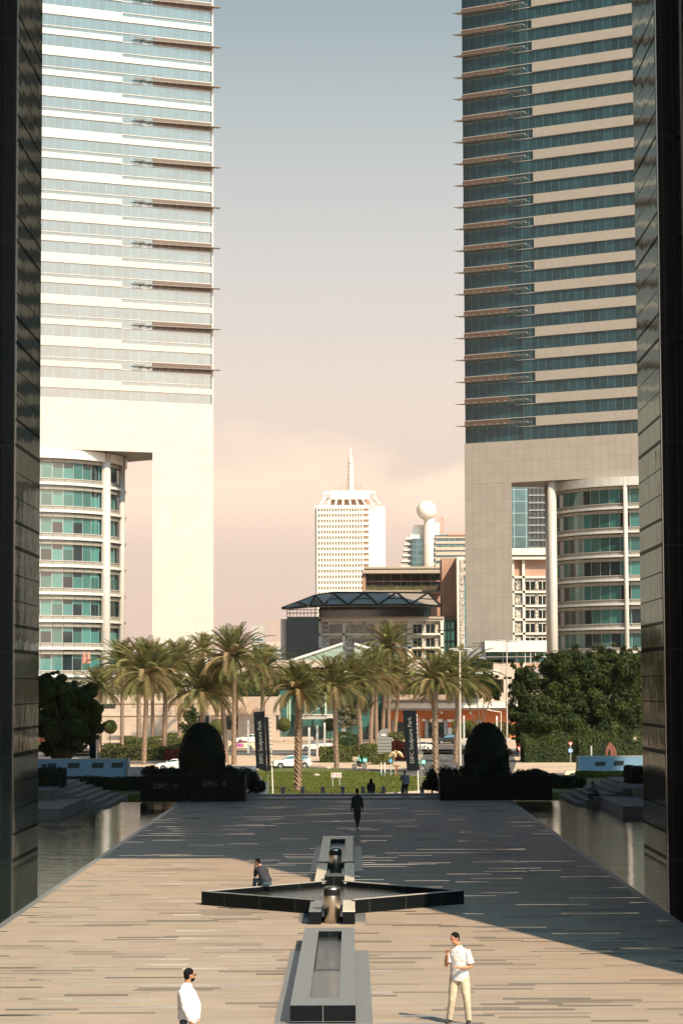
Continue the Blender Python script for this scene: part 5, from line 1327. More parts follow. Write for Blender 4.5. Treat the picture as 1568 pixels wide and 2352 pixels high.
    for xw_ in (-.64, .62):
        for sd in (-1, 1):
            cx_ = tr_((xw_, 0))[0]; yy = base.y+sd*(Wd/2-.10); zz = base.z+wr
            mb = MB(); mb.loft([(cx_,yy-.11,zz),(cx_,yy+.115,zz)], [wr,wr], side=(1,0,0), seg=22); wh = mb.build('wheel', M['tyre'], root)
            mb = MB(); mb.loft([(cx_,yy+sd*.112,zz),(cx_,yy+sd*.125,zz)], [wr*.64,wr*.60], side=(1,0,0), seg=16); mb.build('rim', M['rim'], wh)
            mb = MB(); mb.loft([(cx_,base.y+sd*(Wd/2-.02),zz+.02),(cx_,base.y+sd*(Wd/2+.004),zz+.02)], [wr+.06,wr+.06], side=(1,0,0), seg=22); mb.build('wheel_arch', M['black'], root)
    for sd in (-1, 1):
        f_ = tr_((-1,.44)); r_ = tr_((1,.52))
        mb = MB(); mb.box(f_[0]-.02*s, f_[0]+.16*s, base.y+sd*Wd*.28, base.y+sd*Wd*.47, f_[1], f_[1]+.13); mb.build('headlight', M['white'], root)
        mb = MB(); mb.box(r_[0]-.14*s, r_[0]+.02*s, base.y+sd*Wd*.30, base.y+sd*(Wd*.5+.004), r_[1], r_[1]+.15); mb.build('tail_light', M['redlamp'], root)
        m_ = tr_((cab[0][0]+.08, zc0+.04)); mb = MB(); mb.box(m_[0]-.06, m_[0]+.06, base.y+sd*Wd*.5, base.y+sd*(Wd*.5+.16), m_[1], m_[1]+.12); mb.build('wing_mirror', paint, root)
    mb = MB(); sk_ = tr_((-.9,.14)), tr_((.9,.14)); mb.box(sk_[0][0], sk_[1][0], base.y-Wd*.47, base.y+Wd*.47, base.z+.16, base.z+.22); mb.build('underbody', M['black'], root)
    if side_m:
        for sd in (-1,1):
            mb = MB(); a = tr_((-.35,.3)); b_ = tr_((.2,.74)); mb.box(a[0], b_[0], base.y+sd*(Wd/2+.001), base.y+sd*(Wd/2+.004), a[1], b_[1]); mb.build('door_wrap', side_m, root)
    return root
car('white SUV on the near road, its rear by the lone front palm trunk', 'suv', 625, 713, 1766, M['carwhite'], -1, R(12))
car('white sedan driving left on the far road, right of the lone palm trunk', 'sedan', 690, 764, 1725, M['carwhite'], -1, R(-3))
car('cream taxi with red roof and pink door beside the left banner', 'sedan', 520, 586, 1723, M['carcream'], -1, 0, roofm=M['carred'], side_m=M['pink'])
car('white people carrier parked behind the cream taxi', 'suv', 541, 606, 1704, M['carwhite'], -1, 0, Yo=415)
car('white car half hidden behind the dark left topiary', 'sedan', 360, 442, 1768, M['carwhite'], -1, R(4), Yo=283)
car('white car far left behind the palm trunks', 'sedan', 334, 392, 1706, M['carwhite'], -1, 0, Yo=410)
car('silver white hatchback seen from behind, right of the right banner', 'hatch', 950, 1008, 1728, M['carwhite'], 1, R(62), Yo=362, L=4.1)
car('black SUV parked by the terracotta wall', 'suv', 1000, 1056, 1710, M['carblack'], -1, R(14), Yo=405)
car('pale yellow car nosing out behind the right hoarding', 'sedan', 1294, 1392, 1783, M['carcream'], -1, 0, Yo=232)
car('grey car whose roof shows above the left hoarding', 'sedan', 128, 206, 1766, M['lightgrey'], -1, 0, Yo=288)
v_ = car('white van at the plaza end beside the left flagpoles, partly behind dark shrubs', 'van', 470, 606, 1822, M['carwhite'], 1, R(-8), Yo=163, L=4.6)
def motorbike(label, rlabel, u, v, yaw=0.0, sc_=1.0):
    Y = GG(u, v).y; b_ = on(u, Y); b_.z += .012; r_ = empty('delivery_motorbike', b_, yaw, label, 'motorbike', 'delivery motorbikes with turquoise boxes')
    x, y, z = b_
    for dx in (-.66, .62):
        mb = MB(); mb.torus((x+dx,y,z+.30), .25, .055, 'y', 20, 6); w_ = mb.build('wheel', M['tyre'], r_)
        mb = MB(); mb.loft([(x+dx,y-.03,z+.30),(x+dx,y+.03,z+.30)], [.2,.2], side=(1,0,0), seg=12); mb.build('rim', M['grey'], w_)
    mb = MB(); mb.loft([(x-.35,y,z+.62),(x-.1,y,z+.72),(x+.15,y,z+.66),(x+.5,y,z+.70),(x+.75,y,z+.66)], [(.09,.12),(.13,.15),(.12,.12),(.11,.08),(.05,.04)], seg=10)
    mb.loft([(x-.25,y,z+.40),(x+.25,y,z+.36)], [.15,.16], seg=10); mb.build('body', M['black'], r_, smooth=True)
    mb = MB(); mb.tube((x-.66,y,z+.30),(x-.42,y,z+.92),.035); mb.tube((x-.42,y-.33,z+.98),(x-.42,y+.33,z+.98),.022); mb.tube((x+.62,y,z+.3),(x+.2,y,z+.45),.03); mb.build('fork_and_handlebar', M['grey'], r_)
    mb = MB(); mb.box(x-.02,x+.45,y-.13,y+.13,z+.74,z+.82); mb.build('seat', M['black'], r_, bevel=.02)
    mb = MB(); mb.box(x+.42,x+.95,y-.27,y+.27,z+.80,z+1.32); bx_ = mb.build('delivery_box', M['turq'], r_, bevel=.04)
    mb = MB(); mb.box(x+.52,x+.85,y-.276,y-.271,z+.95,z+1.2); mb.build('box_patch', M['white'], bx_)
    mb = MB(); mb.ball((x-.53,y,z+.86),(.08,.08,.09)); mb.build('headlight', M['white'], r_)
    return b_
mo1 = motorbike('black motorbike with turquoise box riding left on the near road, before the green hedge', '', 825, 1766)
mo2 = motorbike('black motorbike with turquoise box just right of the right banner', '', 958, 1771, R(15))

# ------------------------------------------------------------------ people
def frame(f, tilt=0.0):
    f = Vector((f[0], f[1], 0)).normalized(); s_ = Vector((f.y, -f.x, 0)); f2 = (f*math.cos(tilt)-Vector((0,0,1))*math.sin(tilt)); u = s_.cross(f2)
    return s_, f2, u
def oball(mb, c, off, r, fr, seg=14, rings=10):
    t_ = MB(); t_.ball((0,0,0), r, seg, rings); s_, f, u = fr
    c = Vector(c)+s_*off[0]+f*off[1]+u*off[2]
    mb.add([c+s_*v[0]+f*v[1]+u*v[2] for v in t_.v], t_.f)
def hand(mb, w, d, n_, curl=.5, thumb=1, sc_=1.0, pinch=False):
    w, d, n_ = Vector(w), Vector(d).normalized(), Vector(n_); n_ = (n_-d*n_.dot(d)).normalized(); s_ = d.cross(n_)
    mb.loft([w-d*.02, w+d*.01, w+d*.05*sc_, w+d*.088*sc_], [(.026,.020),(.030,.018),(.040,.016),(.038,.013)], side=s_, seg=10)
    for o_, ln in ((-.030,.058),(-.010,.070),(.010,.074),(.030,.066)):
        p = w+d*.080*sc_+s_*o_; a = .15; pts = [p]
        for q_ in range(3):
            a += curl*(.5+.35*q_); p = p+(d*math.cos(a)+n_*math.sin(a))*ln*(.45,.32,.26)[q_]; pts.append(p)
        mb.loft(pts, [.0092,.0088,.0082,.0066], seg=7)
    b_ = w+d*.025+s_*.032*thumb; m_ = b_+(d*.6+s_*.55*thumb+n_*.45).normalized()*.04; e_ = m_+(d*.85+n_*(.6 if not pinch else .2)).normalized()*.032
    mb.loft([b_, m_, e_], [.013,.0105,.008], seg=7)
def person(label, loc, J, face, top, bottom, skin=None, hair=None, tilt=.0, vox=.012, cat='person', sleeve='long', torso=1.0, belly=0.0, side=None, hem=None, shoes=True, longhair=False, beard=False, hands=None, group=None, skirt=None):
    root = empty('person', loc, 0, label, cat, group); L0 = Vector(loc)
    g = lambda k: L0+Vector(J[k])
    skin = skin or M['skin']; hair = hair or M['hair']; fr = frame(face, tilt)
    sd = Vector(side) if side else (g('shR')-g('shL')).normalized()
    mb = MB(); h = g('head')
    oball(mb, h, (0,-.005,.02), (.074,.092,.096), fr, 20, 14); oball(mb, h, (0,.026,-.045), (.054,.062,.068), fr)
    oball(mb, h, (0,.040,-.078), (.032,.036,.030), fr, 10, 8); oball(mb, h, (0,.094,-.020), (.012,.020,.020), fr, 8, 6); oball(mb, h, (0,.088,.0), (.008,.012,.028), fr, 8, 6)
    oball(mb, h, (0,.082,.026), (.048,.014,.010), fr, 10, 6); oball(mb, h, (0,.084,-.056), (.024,.012,.010), fr, 8, 6)
    for q_ in (-1,1): oball(mb, h, (q_*.075,-.008,-.008), (.011,.022,.032), fr, 8, 6)
    nk = g('neck'); hb = h+fr[1]*(-.02)+fr[2]*(-.055)
    mb.loft([nk-Vector((0,0,.06)), nk, hb, hb+fr[2]*.04], [.075,.058,.053,.05], seg=14)
    pv = g('pel'); ch = g('chest')
    mb.loft([pv, (pv+ch)/2, ch, nk-Vector((0,0,.05))], [(.13,.09),(.11,.085),(.14,.095),(.08,.07)], side=sd, seg=14)
    for S_ in 'LR':
        a, e_, w_ = g('sh'+S_), g('el'+S_), g('wr'+S_)
        mb.loft([ch.lerp(a,.4), a, a.lerp(e_,.35), e_, e_.lerp(w_,.35), w_], [.06,.052,.048,.040,.042,.027], seg=12)
        dd = (w_-e_).normalized(); hd = (hands or {}).get(S_, (tuple(dd), (0,-1,0) if abs(dd.y) < .7 else (0,0,-1), .45, 1))
        hand(mb, w_, hd[0], hd[1], hd[2], hd[3])
        hp, kn, an, to = g('hip'+S_), g('kn'+S_), g('an'+S_), g('toe'+S_)
        mb.loft([pv.lerp(hp,.6), hp, hp.lerp(kn,.5), kn, kn.lerp(an,.35), an], [.09,.088,.074,.052,.054,.036], seg=12)
        mb.loft([an+Vector((0,0,.02)), an-Vector((0,0,.03)), to], [.034,.04,.03], seg=10)
    bd = mb.build('body', skin, root); remesh(bd, vox, 2)
    # hair
    mb = MB(); oball(mb, h, (0,-.018,.035), (.081,.095,.093), fr, 20, 14); oball(mb, h, (0,-.05,-.01), (.070,.056,.075), fr, 14, 10)
    if longhair: mb.loft([h+fr[1]*-.04, h+fr[1]*-.07+Vector((0,0,-.15)), h+fr[1]*-.09+Vector((0,0,-.36)), h+fr[1]*-.08+Vector((0,0,-.52))], [(.09,.07),(.11,.06),(.12,.05),(.08,.03)], side=sd, seg=12)
    hr = mb.build('hair', hair, root); remesh(hr, vox, 1)
    if beard:
        mb = MB(); oball(mb, h, (0,.036,-.070), (.060,.058,.048), fr, 14, 10); o = mb.build('beard', hair, root, smooth=True)
    for q_ in (-1,1):
        mb = MB(); oball(mb, h, (q_*.030,.082,.006), (.012,.008,.006), fr, 8, 6); mb.build('eye', M['black'], root, smooth=True)
        mb = MB(); oball(mb, h, (q_*.031,.090,.024), (.018,.004,.004), fr, 8, 6); mb.build('eyebrow', hair, root, smooth=True)
    # top
    tq = torso; mb = MB(); hem_ = Vector(hem)+L0 if hem else pv-Vector((0,0,.05)); fw = fr[1]; fw = Vector((fw.x,fw.y,0)).normalized()
    bf = sd.cross(Vector((0,0,1))); bf = -bf if bf.dot(fw) < 0 else bf
    mid = pv.lerp(ch,.45)+bf*belly*.5
    mb.loft([hem_, pv+Vector((0,0,.03))+bf*belly*.4, mid, ch-Vector((0,0,.02))+bf*belly*.15, ch+(nk-ch)*.55, nk-Vector((0,0,.015)), nk+Vector((0,0,.02))],
            [(.175*tq,.125*tq+belly*.3),(.178*tq,.135*tq+belly*.5),(.170*tq,.130*tq+belly*.6),(.190*tq,.135*tq+belly*.2),(.165*tq,.110*tq),(.085,.08),(.066,.064)], side=sd, seg=20)
    for S_ in 'LR':
        a, e_, w_ = g('sh'+S_), g('el'+S_), g('wr'+S_)
        if sleeve == 'short': en = a.lerp(e_,.78); sb = nk-Vector((0,0,.11)); mb.loft([sb, sb.lerp(a,.5)+Vector((0,0,-.01)), a-Vector((0,0,.015)), a.lerp(e_,.4), en], [.10,.090,.074,.074,.082], seg=14); mb.loft([ch, ch.lerp(a,.8)-Vector((0,0,.02))], [.12*tq,.075], seg=12)
        else: sb = nk-Vector((0,0,.11)); mb.loft([sb, sb.lerp(a,.5)+Vector((0,0,-.01)), a-Vector((0,0,.015)), a.lerp(e_,.5), e_, e_.lerp(w_,.5), w_-(w_-e_).normalized()*.03], [.09*tq,.09*tq,.078*tq,.066*tq,.056*tq,.050*tq,.042*tq], seg=14)
    tp = mb.build('shirt', top, root); remesh(tp, vox, 3)
    # creases
    dm = tp.modifiers.new('d','DISPLACE'); tx = bpy.data.textures.new('crease','CLOUDS'); tx.noise_scale = .10; dm.texture = tx; dm.strength = .024; dm.mid_level = .5
    dg = bpy.context.evaluated_depsgraph_get(); me = bpy.data.meshes.new_from_object(tp.evaluated_get(dg)); tp.modifiers.clear(); tp.data = me
    mb = MB()
    mb.loft([pv+Vector((0,0,.06)), pv-Vector((0,0,.03)), pv-Vector((0,0,.09))], [(.155*tq,.115*tq),(.165*tq,.125*tq),(.14*tq,.11*tq)], side=sd, seg=18)
    for S_ in 'LR':
        hp, kn, an, to = g('hip'+S_), g('kn'+S_), g('an'+S_), g('toe'+S_)
        mb.loft([pv.lerp(hp,.5), hp, hp.lerp(kn,.5), kn, kn.lerp(an,.5), an+Vector((0,0,.01))], [.10*tq,.102*tq,.088*tq,.072,.068,.062], seg=14)
    bt = mb.build('trousers', bottom, root); remesh(bt, vox, 3)
    for S_ in 'LR':
        an, to = g('an'+S_), g('toe'+S_); mb = MB(); d = (to-an); d.z = 0
        if d.length < .01: d = Vector((0,-.1,0))
        d.normalize(); z0 = min(to.z, an.z-.06); hl = Vector((an.x,an.y,z0+.03))-d*.06
        mb.loft([hl, Vector((an.x,an.y,z0+.045)), Vector((to.x,to.y,z0+.035))-d*.04, Vector((to.x,to.y,z0+.025))+d*.05], [(.034,.03),(.042,.045),(.048,.035),(.030,.022)], side=d.cross(Vector((0,0,1))), seg=12)
        mb.build('shoe', M['shoe'], root, smooth=True)
    return root
# man in white T-shirt walking at the front right
k_ = .001073
def j(px, py, y): return ((px-740)*k_, y, (1835-py)*k_)
bs = G(1054, 2353)
J = dict(head=j(672,272,-.02), neck=j(745,420,.02), chest=j(748,560,.02), pel=j(755,960,.02),
 shR=j(615,505,.10), elR=j(512,770,.02), wrR=j(528,545,-.17), shL=j(905,500,-.08), elL=j(962,790,-.10), wrL=j(735,778,-.27),
 hipR=j(675,990,.06), knR=j(615,1400,.02), anR=j(565,1770,.12), toeR=j(520,1822,.02),
 hipL=j(838,990,-.02), knL=j(885,1400,-.10), anL=j(915,1765,-.02), toeL=j(900,1826,-.14))
person('man in white T-shirt and cream trousers walking, hand raised to his mouth', tuple(bs), J, (-.78,-.62), M['shirt_white'], M['trouser_cream'], tilt=R(14), vox=.0075, sleeve='short', side=(.87,-.48,0), hem=j(752,1050,.02), torso=1.10,
       hands={'R': ((.10,-.25,.96), (.2,-.9,-.2), .75, -1), 'L': ((-.95,-.2,.12), (0,-.2,1), .35, -1)})
# heavy man in white shirt, front left, seen from behind his right side
q_ = .000643; bs = Vector(P(435, 1700, 40.2)); bs = Vector((bs.x, 40.2, 0))
def j(px, py, y): return ((px-835)*q_, y, 1.75-(py-250)*q_)
J = dict(head=j(845,415,.0), neck=j(775,640,.0), chest=j(730,860,.0), pel=j(760,1560,.0),
 shR=j(660,840,-.19), elR=j(745,1290,-.25), wrR=j(905,1640,-.20), shL=j(780,830,.19), elL=j(900,1290,.24), wrL=j(1010,1580,.10),
 hipR=j(740,1640,-.09), knR=(-.04,-.10,.50), anR=(-.07,-.10,.09), toeR=(.07,-.13,.03), hipL=j(760,1640,.09), knL=(.05,.10,.50), anL=(.02,.10,.09), toeL=(.16,.12,.03))
person('heavy man in loose white long-sleeved shirt at the front left, seen from behind', tuple(bs), J, (.90,.42), M['shirt_white'], M['trouser_black'], vox=.0075, torso=1.04, belly=.12, side=(0,-1,0), hem=j(760,1690,.0), beard=True,
       hands={'R': ((.45,-.1,-.9), (.5,.5,.2), .7, 1), 'L': ((.4,-.4,-.8), (.3,-.5,-.2), .7, 1)})
gl_ = MB(); fr = frame((.90,.42)); hc = bs+Vector(j(845,415,0))
for s__ in (-1,1):
    oball(gl_, hc, (s__*.032,.098,.004), (.024,.004,.018), fr, 12, 8)
    a = hc+fr[0]*s__*.055+fr[1]*.098+fr[2]*.01; b_ = hc+fr[0]*s__*.080+fr[1]*(-.01)+fr[2]*.01; gl_.tube(a, b_, .003, seg=5)
gg = empty('sunglasses', tuple(hc), 0, 'dark sunglasses worn by the heavy man at the front left', 'sunglasses'); gl_.build('frame_and_lenses', M['black'], gg)
ph = bs+Vector(j(1000,1800,-.16)); pg = empty('phone', tuple(ph), 0, 'black phone held low by the heavy man at the front left', 'phone'); mb = MB(); mb.box(ph.x-.012,ph.x+.012,ph.y-.035,ph.y+.035,ph.z-.07,ph.z+.075); mb.build('case', M['black'], pg, bevel=.006)
# seated man on the back wall of the star basin
q_ = .000861; bs = Vector((X(603, 2030, 71.75), 71.75, 0))
def j(px, py, y): return ((px-750)*q_, y, .43+(1330-py)*q_)
J = dict(head=j(572,480,.14), neck=j(660,620,.10), chest=j(740,760,.07), pel=j(905,1200,.0),
 shL=j(545,700,.13), elL=j(455,990,.28), wrL=j(460,720,.30), shR=j(875,700,.10), elR=j(905,950,.28), wrR=j(700,1010,.40),
 hipL=j(860,1225,.06), knL=j(450,1120,.34), anL=(-.30,.36,.08), toeL=(-.36,.46,.03), hipR=j(930,1225,.10), knR=j(620,1130,.50), anR=(-.12,.52,.08), toeR=(-.18,.62,.03))
person('man in dark sweater and jeans sitting on the star basin wall', tuple(bs), J, (-.75,.66), M['jacket_navy'], M['jeans'], skin=M['skin'], tilt=R(25), vox=.011, side=(.85,.3,0), hem=j(880,1180,.0), torso=.98,
       hands={'L': ((-.1,.1,1), (.5,-.3,0), .7, 1), 'R': ((-.9,.3,.1), (0,0,-1), .5, 1)})
# dark man walking away along the middle of the plaza
q_ = .00272; bs = G(820, 1902)
def j(px, py, y): return ((px-365)*q_, y, (1133-py)*q_)
J = dict(head=j(368,500,.0), neck=j(368,565,.0), chest=j(368,640,.0), pel=j(365,820,.0), shL=j(300,612,.0), elL=j(280,735,.02), wrL=j(268,815,-.04), shR=j(436,612,.0), elR=j(456,735,.0), wrR=j(462,815,-.08),
 hipL=j(338,850,.0), knL=j(342,970,-.12), anL=j(372,1090,-.30), toeL=j(372,1112,-.22), hipR=j(392,850,.0), knR=j(396,970,.06), anR=j(368,1098,.10), toeR=j(352,1122,.22))
person('man in dark clothes walking on the shaded paving beyond the fountain', tuple(bs), J, (.1,1), M['trouser_black'], M['trouser_black'], skin=M['skin_dark'], vox=.012, side=(1,0,0), torso=1.05)
def standing(label, x, y, z, H, f, top, bottom, skin, **kw):
    s = H/1.75; fx, fy = Vector((f[0],f[1],0)).normalized()[:2]; sx, sy = fy, -fx   # person's right
    def p(r_, fo_, z_): return ((r_*sx+fo_*fx)*s, (r_*sy+fo_*fy)*s, z_*s)
    J = dict(head=p(0,.02,1.63), neck=p(0,0,1.47), chest=p(0,0,1.28), pel=p(0,0,.94), shL=p(-.18,0,1.40), elL=p(-.23,-.02,1.12), wrL=p(-.22,.06,.87), shR=p(.18,0,1.40), elR=p(.23,-.02,1.12), wrR=p(.22,.06,.87),
             hipL=p(-.09,0,.90), knL=p(-.10,.02,.49), anL=p(-.10,-.02,.09), toeL=p(-.12,.12,.03), hipR=p(.09,0,.90), knR=p(.10,.03,.49), anR=p(.11,0,.09), toeR=p(.13,.14,.03))
    J.update({k2: p(*v2) for k2, v2 in kw.pop('pose', {}).items()})
    return person(label, (x,y,z), J, f, top, bottom, skin=skin, side=(sx,sy,0), **kw)
standing('man in pale blue shirt and dark trousers standing under the right banner', X(929.5,1800,138.2), 138.2, -.22, 1.80, (-.2,-1), M['shirt_blue'], M['trouser_black'], M['skin_dark'], vox=.014, pose=dict(elR=(.26,.10,1.15), wrR=(.08,.26,1.36)), hands={'R': ((-.2,-.4,.9),(0,1,0),.7,1)})
standing('long-haired woman in dark top beyond the plaza steps between two bollards', X(852,1800,140.5), 140.5, gz(140.5)+.01, 1.60, (.1,1), M['trouser_black'], M['grey_cloth'], M['skin'], vox=.014, longhair=True)
def sitting(label, x, y, z, f, top, bottom, skin, lean=.15, reach=None, vox=.014, hair=None):
    fx, fy = Vector((f[0],f[1],0)).normalized()[:2]; sx, sy = fy, -fx
    def p(r_, fo_, z_): return (r_*sx+fo_*fx, r_*sy+fo_*fy, z_)
    J = dict(head=p(0,lean+.08,.72), neck=p(0,lean,.56), chest=p(0,lean*.8,.38), pel=p(0,0,.08), shL=p(-.18,lean,.50), shR=p(.18,lean,.50), hipL=p(-.09,.03,.06), hipR=p(.09,.03,.06), knL=p(-.14,.42,.10), knR=p(.14,.42,.10),
             anL=p(-.13,.40,-.30), toeL=p(-.13,.52,-.36), anR=p(.13,.40,-.30), toeR=p(.13,.52,-.36), elL=p(-.22,lean+.18,.30), elR=p(.22,lean+.18,.30), wrL=p(-.16,lean+.42,.34), wrR=p(.16,lean+.42,.34))
    return person(label, (x,y,z), J, f, top, bottom, skin=skin, side=(sx,sy,0), vox=vox, hair=hair)
sitting('person in dark blue sitting on the shaded steps by the right pool', 12.6+.52*2+.25, 129.2, .05+2*.165+.01, (-.9,-.4), M['jeans'], M['trouser_black'], M['skin_dark'], .22)
sitting('rider in turquoise jacket and helmet on the motorbike in front of the green hedge', mo1.x+.12, mo1.y, mo1.z+.80, (-1,0), M['turq'], M['trouser_black'], M['skin'], .12, hair=M['turq'])
sitting('rider in turquoise jacket on the motorbike right of the right banner', mo2.x+.12, mo2.y, mo2.z+.80, (-.96,-.26), M['turq'], M['trouser_black'], M['skin'], .12, hair=M['turq'])

# ------------------------------------------------------------------ banners and flagpoles
def banner(nm_label, quad, Y, pole, txt, edge=None, tone=None):
    tl_, tr_, br_, bl_ = [P(u, v, Y) for u, v in quad]; r_ = empty('banner', tuple((bl_+br_)/2), 0, nm_label, 'banner')
    mb = MB(); t_ = .03; pts = [tl_, bl_, br_, tr_]
    mb.add([(p.x,Y,p.z) for p in pts]+[(p.x,Y+t_,p.z) for p in pts], [(0,1,2,3),(7,6,5,4),(0,4,5,1),(1,5,6,2),(2,6,7,3),(3,7,4,0)]); mb.build('cloth', M['fabric_black'], r_)
    if txt:
        up_ = (tl_-bl_); up_.y = 0; Ld = up_.length; up_.normalize(); xd = Vector((up_.x,0,up_.z)); yd = Vector((-up_.z,0,up_.x))
        o = textmesh(txt, .50, mt=M['text_white']); w_ = max(v.co.x for v in o.data.vertices); sc_ = Ld*.77/w_
        for v in o.data.vertices: v.co.x *= sc_; v.co.y *= sc_
        wid = (br_-bl_).length; org = bl_+ (br_-bl_)*.66 + up_*Ld*.12; org.y = Y-.012
        place_text(o, r_, org, xd, yd)
    return r_
def flagpole(label, u0, v0, u1, Y, r0=.06, mt='white', clips=True, group='flagpoles at the plaza end'):
    a, b_ = P(u0, v0, Y), on(u1, Y); r_ = empty('flagpole', tuple(b_), 0, label, 'flagpole', group)
    mb = MB(); mb.loft([b_-Vector((0,0,.2)), a], [r0, r0*.7], seg=10); mb.build('pole', M[mt], r_)
    mb = MB(); mb.ball(tuple(a+Vector((0,0,.05))), r0*.9, 8, 6); mb.build('cap', M['grey'], r_)
    if clips:
        mb = MB()
        for i in range(12): 
            p = a.lerp(b_, .03+i*.055); mb.box(p.x-.10, p.x+.10, p.y-.08, p.y+.08, p.z-.02, p.z+.02)
        mb.build('clips', M['black'], r_)
YB = 184
z1 = lambda x, y: (574.9+.1458*x, 1620.3+.1458*y); z2 = lambda x, y: (797.1+.1458*x, 1620.3+.1458*y)
banner('black banner with pale vertical lettering on the right, its pole lit white', [z2(875,80), z2(1085,80), z2(1128,1030), z2(940,1030)], YB, None, 'DIFC Sculpture Park')
banner('black banner with dim vertical lettering left of the lawn', [z1(48,108), z1(224,92), z1(262,1050), z1(92,988)], YB, None, 'DIFC Sculpture Park')
banner('narrow black banner just behind the left lettered banner', [z1(228,188), z1(282,186), z1(316,1030), z1(270,1040)], YB+1.2, None, None)
banner('black banner half hidden in the dark tree beside the left hoarding', [(203,1648),(220,1648),(220,1745),(206,1745)], 172, None, None)
flagpole('white flagpole of the right lettered banner', 957, 1642, 959.5, YB+.2)
flagpole('white flagpole of the left lettered banner', 619.8, 1645, 626.5, YB+.4)
flagpole('white flagpole beside the dark left tree', 221.5, 1648, 222, 172.5, clips=False)
flagpole('thin grey flagpole immediately right of the right banner pole', 962, 1650, 965.5, YB+1.5, .035, 'grey', False)
flagpole('second thin grey flagpole right of the right banner', 964.5, 1690, 969.5, YB+3.2, .035, 'grey', False)
flagpole('thin grey flagpole immediately left of the left banner pole', 612, 1646, 615.5, YB+1.5, .04, 'grey', False)

# ------------------------------------------------------------------ bollards
bl0 = None
for i, u in enumerate((649.6, 695, 741, 787, 833.5, 880, 925, 969)):
    Y = 144.6; x_ = X(u, 1810, Y)
    if bl0 is None:
        bl0 = empty('bollard', (x_, Y, gz(Y))); mb = MB(); zt = Z(u, 1808.5, Y)-gz(Y)
        mb.add([(-.125,-.125,0),(.125,-.125,0),(.125,.125,0),(-.125,.125,0),(-.125,-.125,zt-.04),(.125,-.125,zt-.04),(.125,.125,zt+.02),(-.125,.125,zt+.02)], [(0,3,2,1),(4,5,6,7),(0,1,5,4),(1,2,6,5),(2,3,7,6),(3,0,4,7)])
        mb.build('post', M['grey'], bl0, local=True, bevel=.012); mb = MB(); mb.box(-.09,.09,-.131,-.127,zt-.13,zt-.09); mb.build('reflector', M['black'], bl0, local=True); o = bl0
    else: o = copy_tree(bl0); o.location = (x_, Y, gz(Y))
    tag(o, ['dark square bollard furthest left, beside the left flagpole', 'dark square bollard right of the lone palm trunk base', 'dark square bollard left of the chevron sign', 'dark square bollard right of the chevron sign', 'dark square bollard left of the long-haired woman', 'dark square bollard right of the long-haired woman', 'dark square bollard half hidden by the man in pale blue', 'dark square bollard right of the flagpoles, furthest right'][i], 'bollard', 'bollards along the plaza end')

# ------------------------------------------------------------------ hoardings, signs, lamps
def hoarding(label, u0, u1, vt, vb, Y, wins, lit_end, txt=None):
    a, b_, zt, zb = X(u0,1760,Y), X(u1,1760,Y), Z((u0+u1)/2,vt,Y), Z((u0+u1)/2,vb,Y)
    r_ = empty('hoarding', ((a+b_)/2, Y, zb), 0, label, 'hoarding')
    mb = MB(); mb.box(a, b_, Y, Y+.25, zb-.15, zt); mb.build('panel', M['hoard'], r_)
    mb = MB(); mb.box(a-.02, b_+.02, Y-.02, Y+.27, zt+.001, zt+.05); mb.build('top_rail', M['lightgrey'], r_)
    for (x0, y0, x1, y1) in wins:
        p0, p1 = P(x0,y0,Y), P(x1,y1,Y); sh_ = .07; mb = MB()
        mb.add([(p0.x+sh_,Y-.006,p0.z),(p0.x,Y-.006,p1.z),(p1.x,Y-.006,p1.z),(p1.x+sh_,Y-.006,p0.z)], [(0,1,2,3)]); mb.build('dark_panel', M['hoard_dark'], r_)
    e0, e1 = lit_end; mb = MB(); mb.box(X(e0,1760,Y)+.003, X(e1,1760,Y), Y-.10, Y+.3, zb-.2, zt+.02)
    mb.box(X(e0,1760,Y)+.1, X(e0,1760,Y)+.16, Y-.14, Y+.3, zb-.2, zt+.1); mb.build('end_frame', M['lightgrey'], r_)
M['hoard'] = mat('hoarding_panel', (.17,.31,.47), .6, 0, .05, .4)
M['hoard_dark'] = mat('hoarding_window', (.02,.035,.05), .5, 0, .2, 2)
hoarding('long pale blue hoarding with four dark panels beside the left pier', 60, 290, 1744.5, 1783, 166, ((93,1755,106,1767),(108,1754,128,1766),(155,1753,182,1765),(210,1752.5,237,1764.5),(255,1752,282,1764)), (291,298))
hoarding('long pale blue hoarding with two dark panels beside the right pier', 1331, 1500, 1738, 1774, 166, ((1365,1750,1389,1760),(1408,1748,1431,1759)), (1323,1330))
p0, p1 = P(299, 1762, 167), P(344, 1790, 167); r_ = empty('poster_board', (p0.x, 167, p1.z), 0, 'sunlit lilac and white poster board with white script beside the left hoarding', 'sign')
mb = MB(); mb.box(p0.x, p1.x, 167, 167.1, p1.z, p0.z); mb.build('board', mat('poster_print', (.42,.34,.36), .5, 0, .5, 1.2), r_)
o = textmesh('R', .46, mt=M['white']); place_text(o, r_, (p0.x+.5, 166.99, p1.z+.3), (1,.0,.12), (-.12,0,1))
hedge('sunlit green hedge wall under the right hoarding', X(1325,1790,163), X(1480,1790,163), 163, 164.5, -.3, Z(1400,1776,163), M['hedge_bright'], 5000, .08, 71, .02)
r_ = empty('utility_box', (X(1290,1790,160), 160, 0), 0, 'low dark cabinet with white rods left of the right hoarding', 'cabinet')
mb = MB(); mb.box(X(1279,1790,160), X(1325,1790,160), 160, 161.4, -.3, Z(1300,1783,160)); mb.build('cabinet_body', M['planter'], r_)
mb = MB()
for u in (1286,1291,1297,1302,1309): mb.tube((X(u,1790,159.6),159.6,-.1), (X(u,1790,159.6),159.6,Z(u,1785-(u%3),159.6)), .03, seg=6)
mb.build('rods', M['lightgrey'], r_)
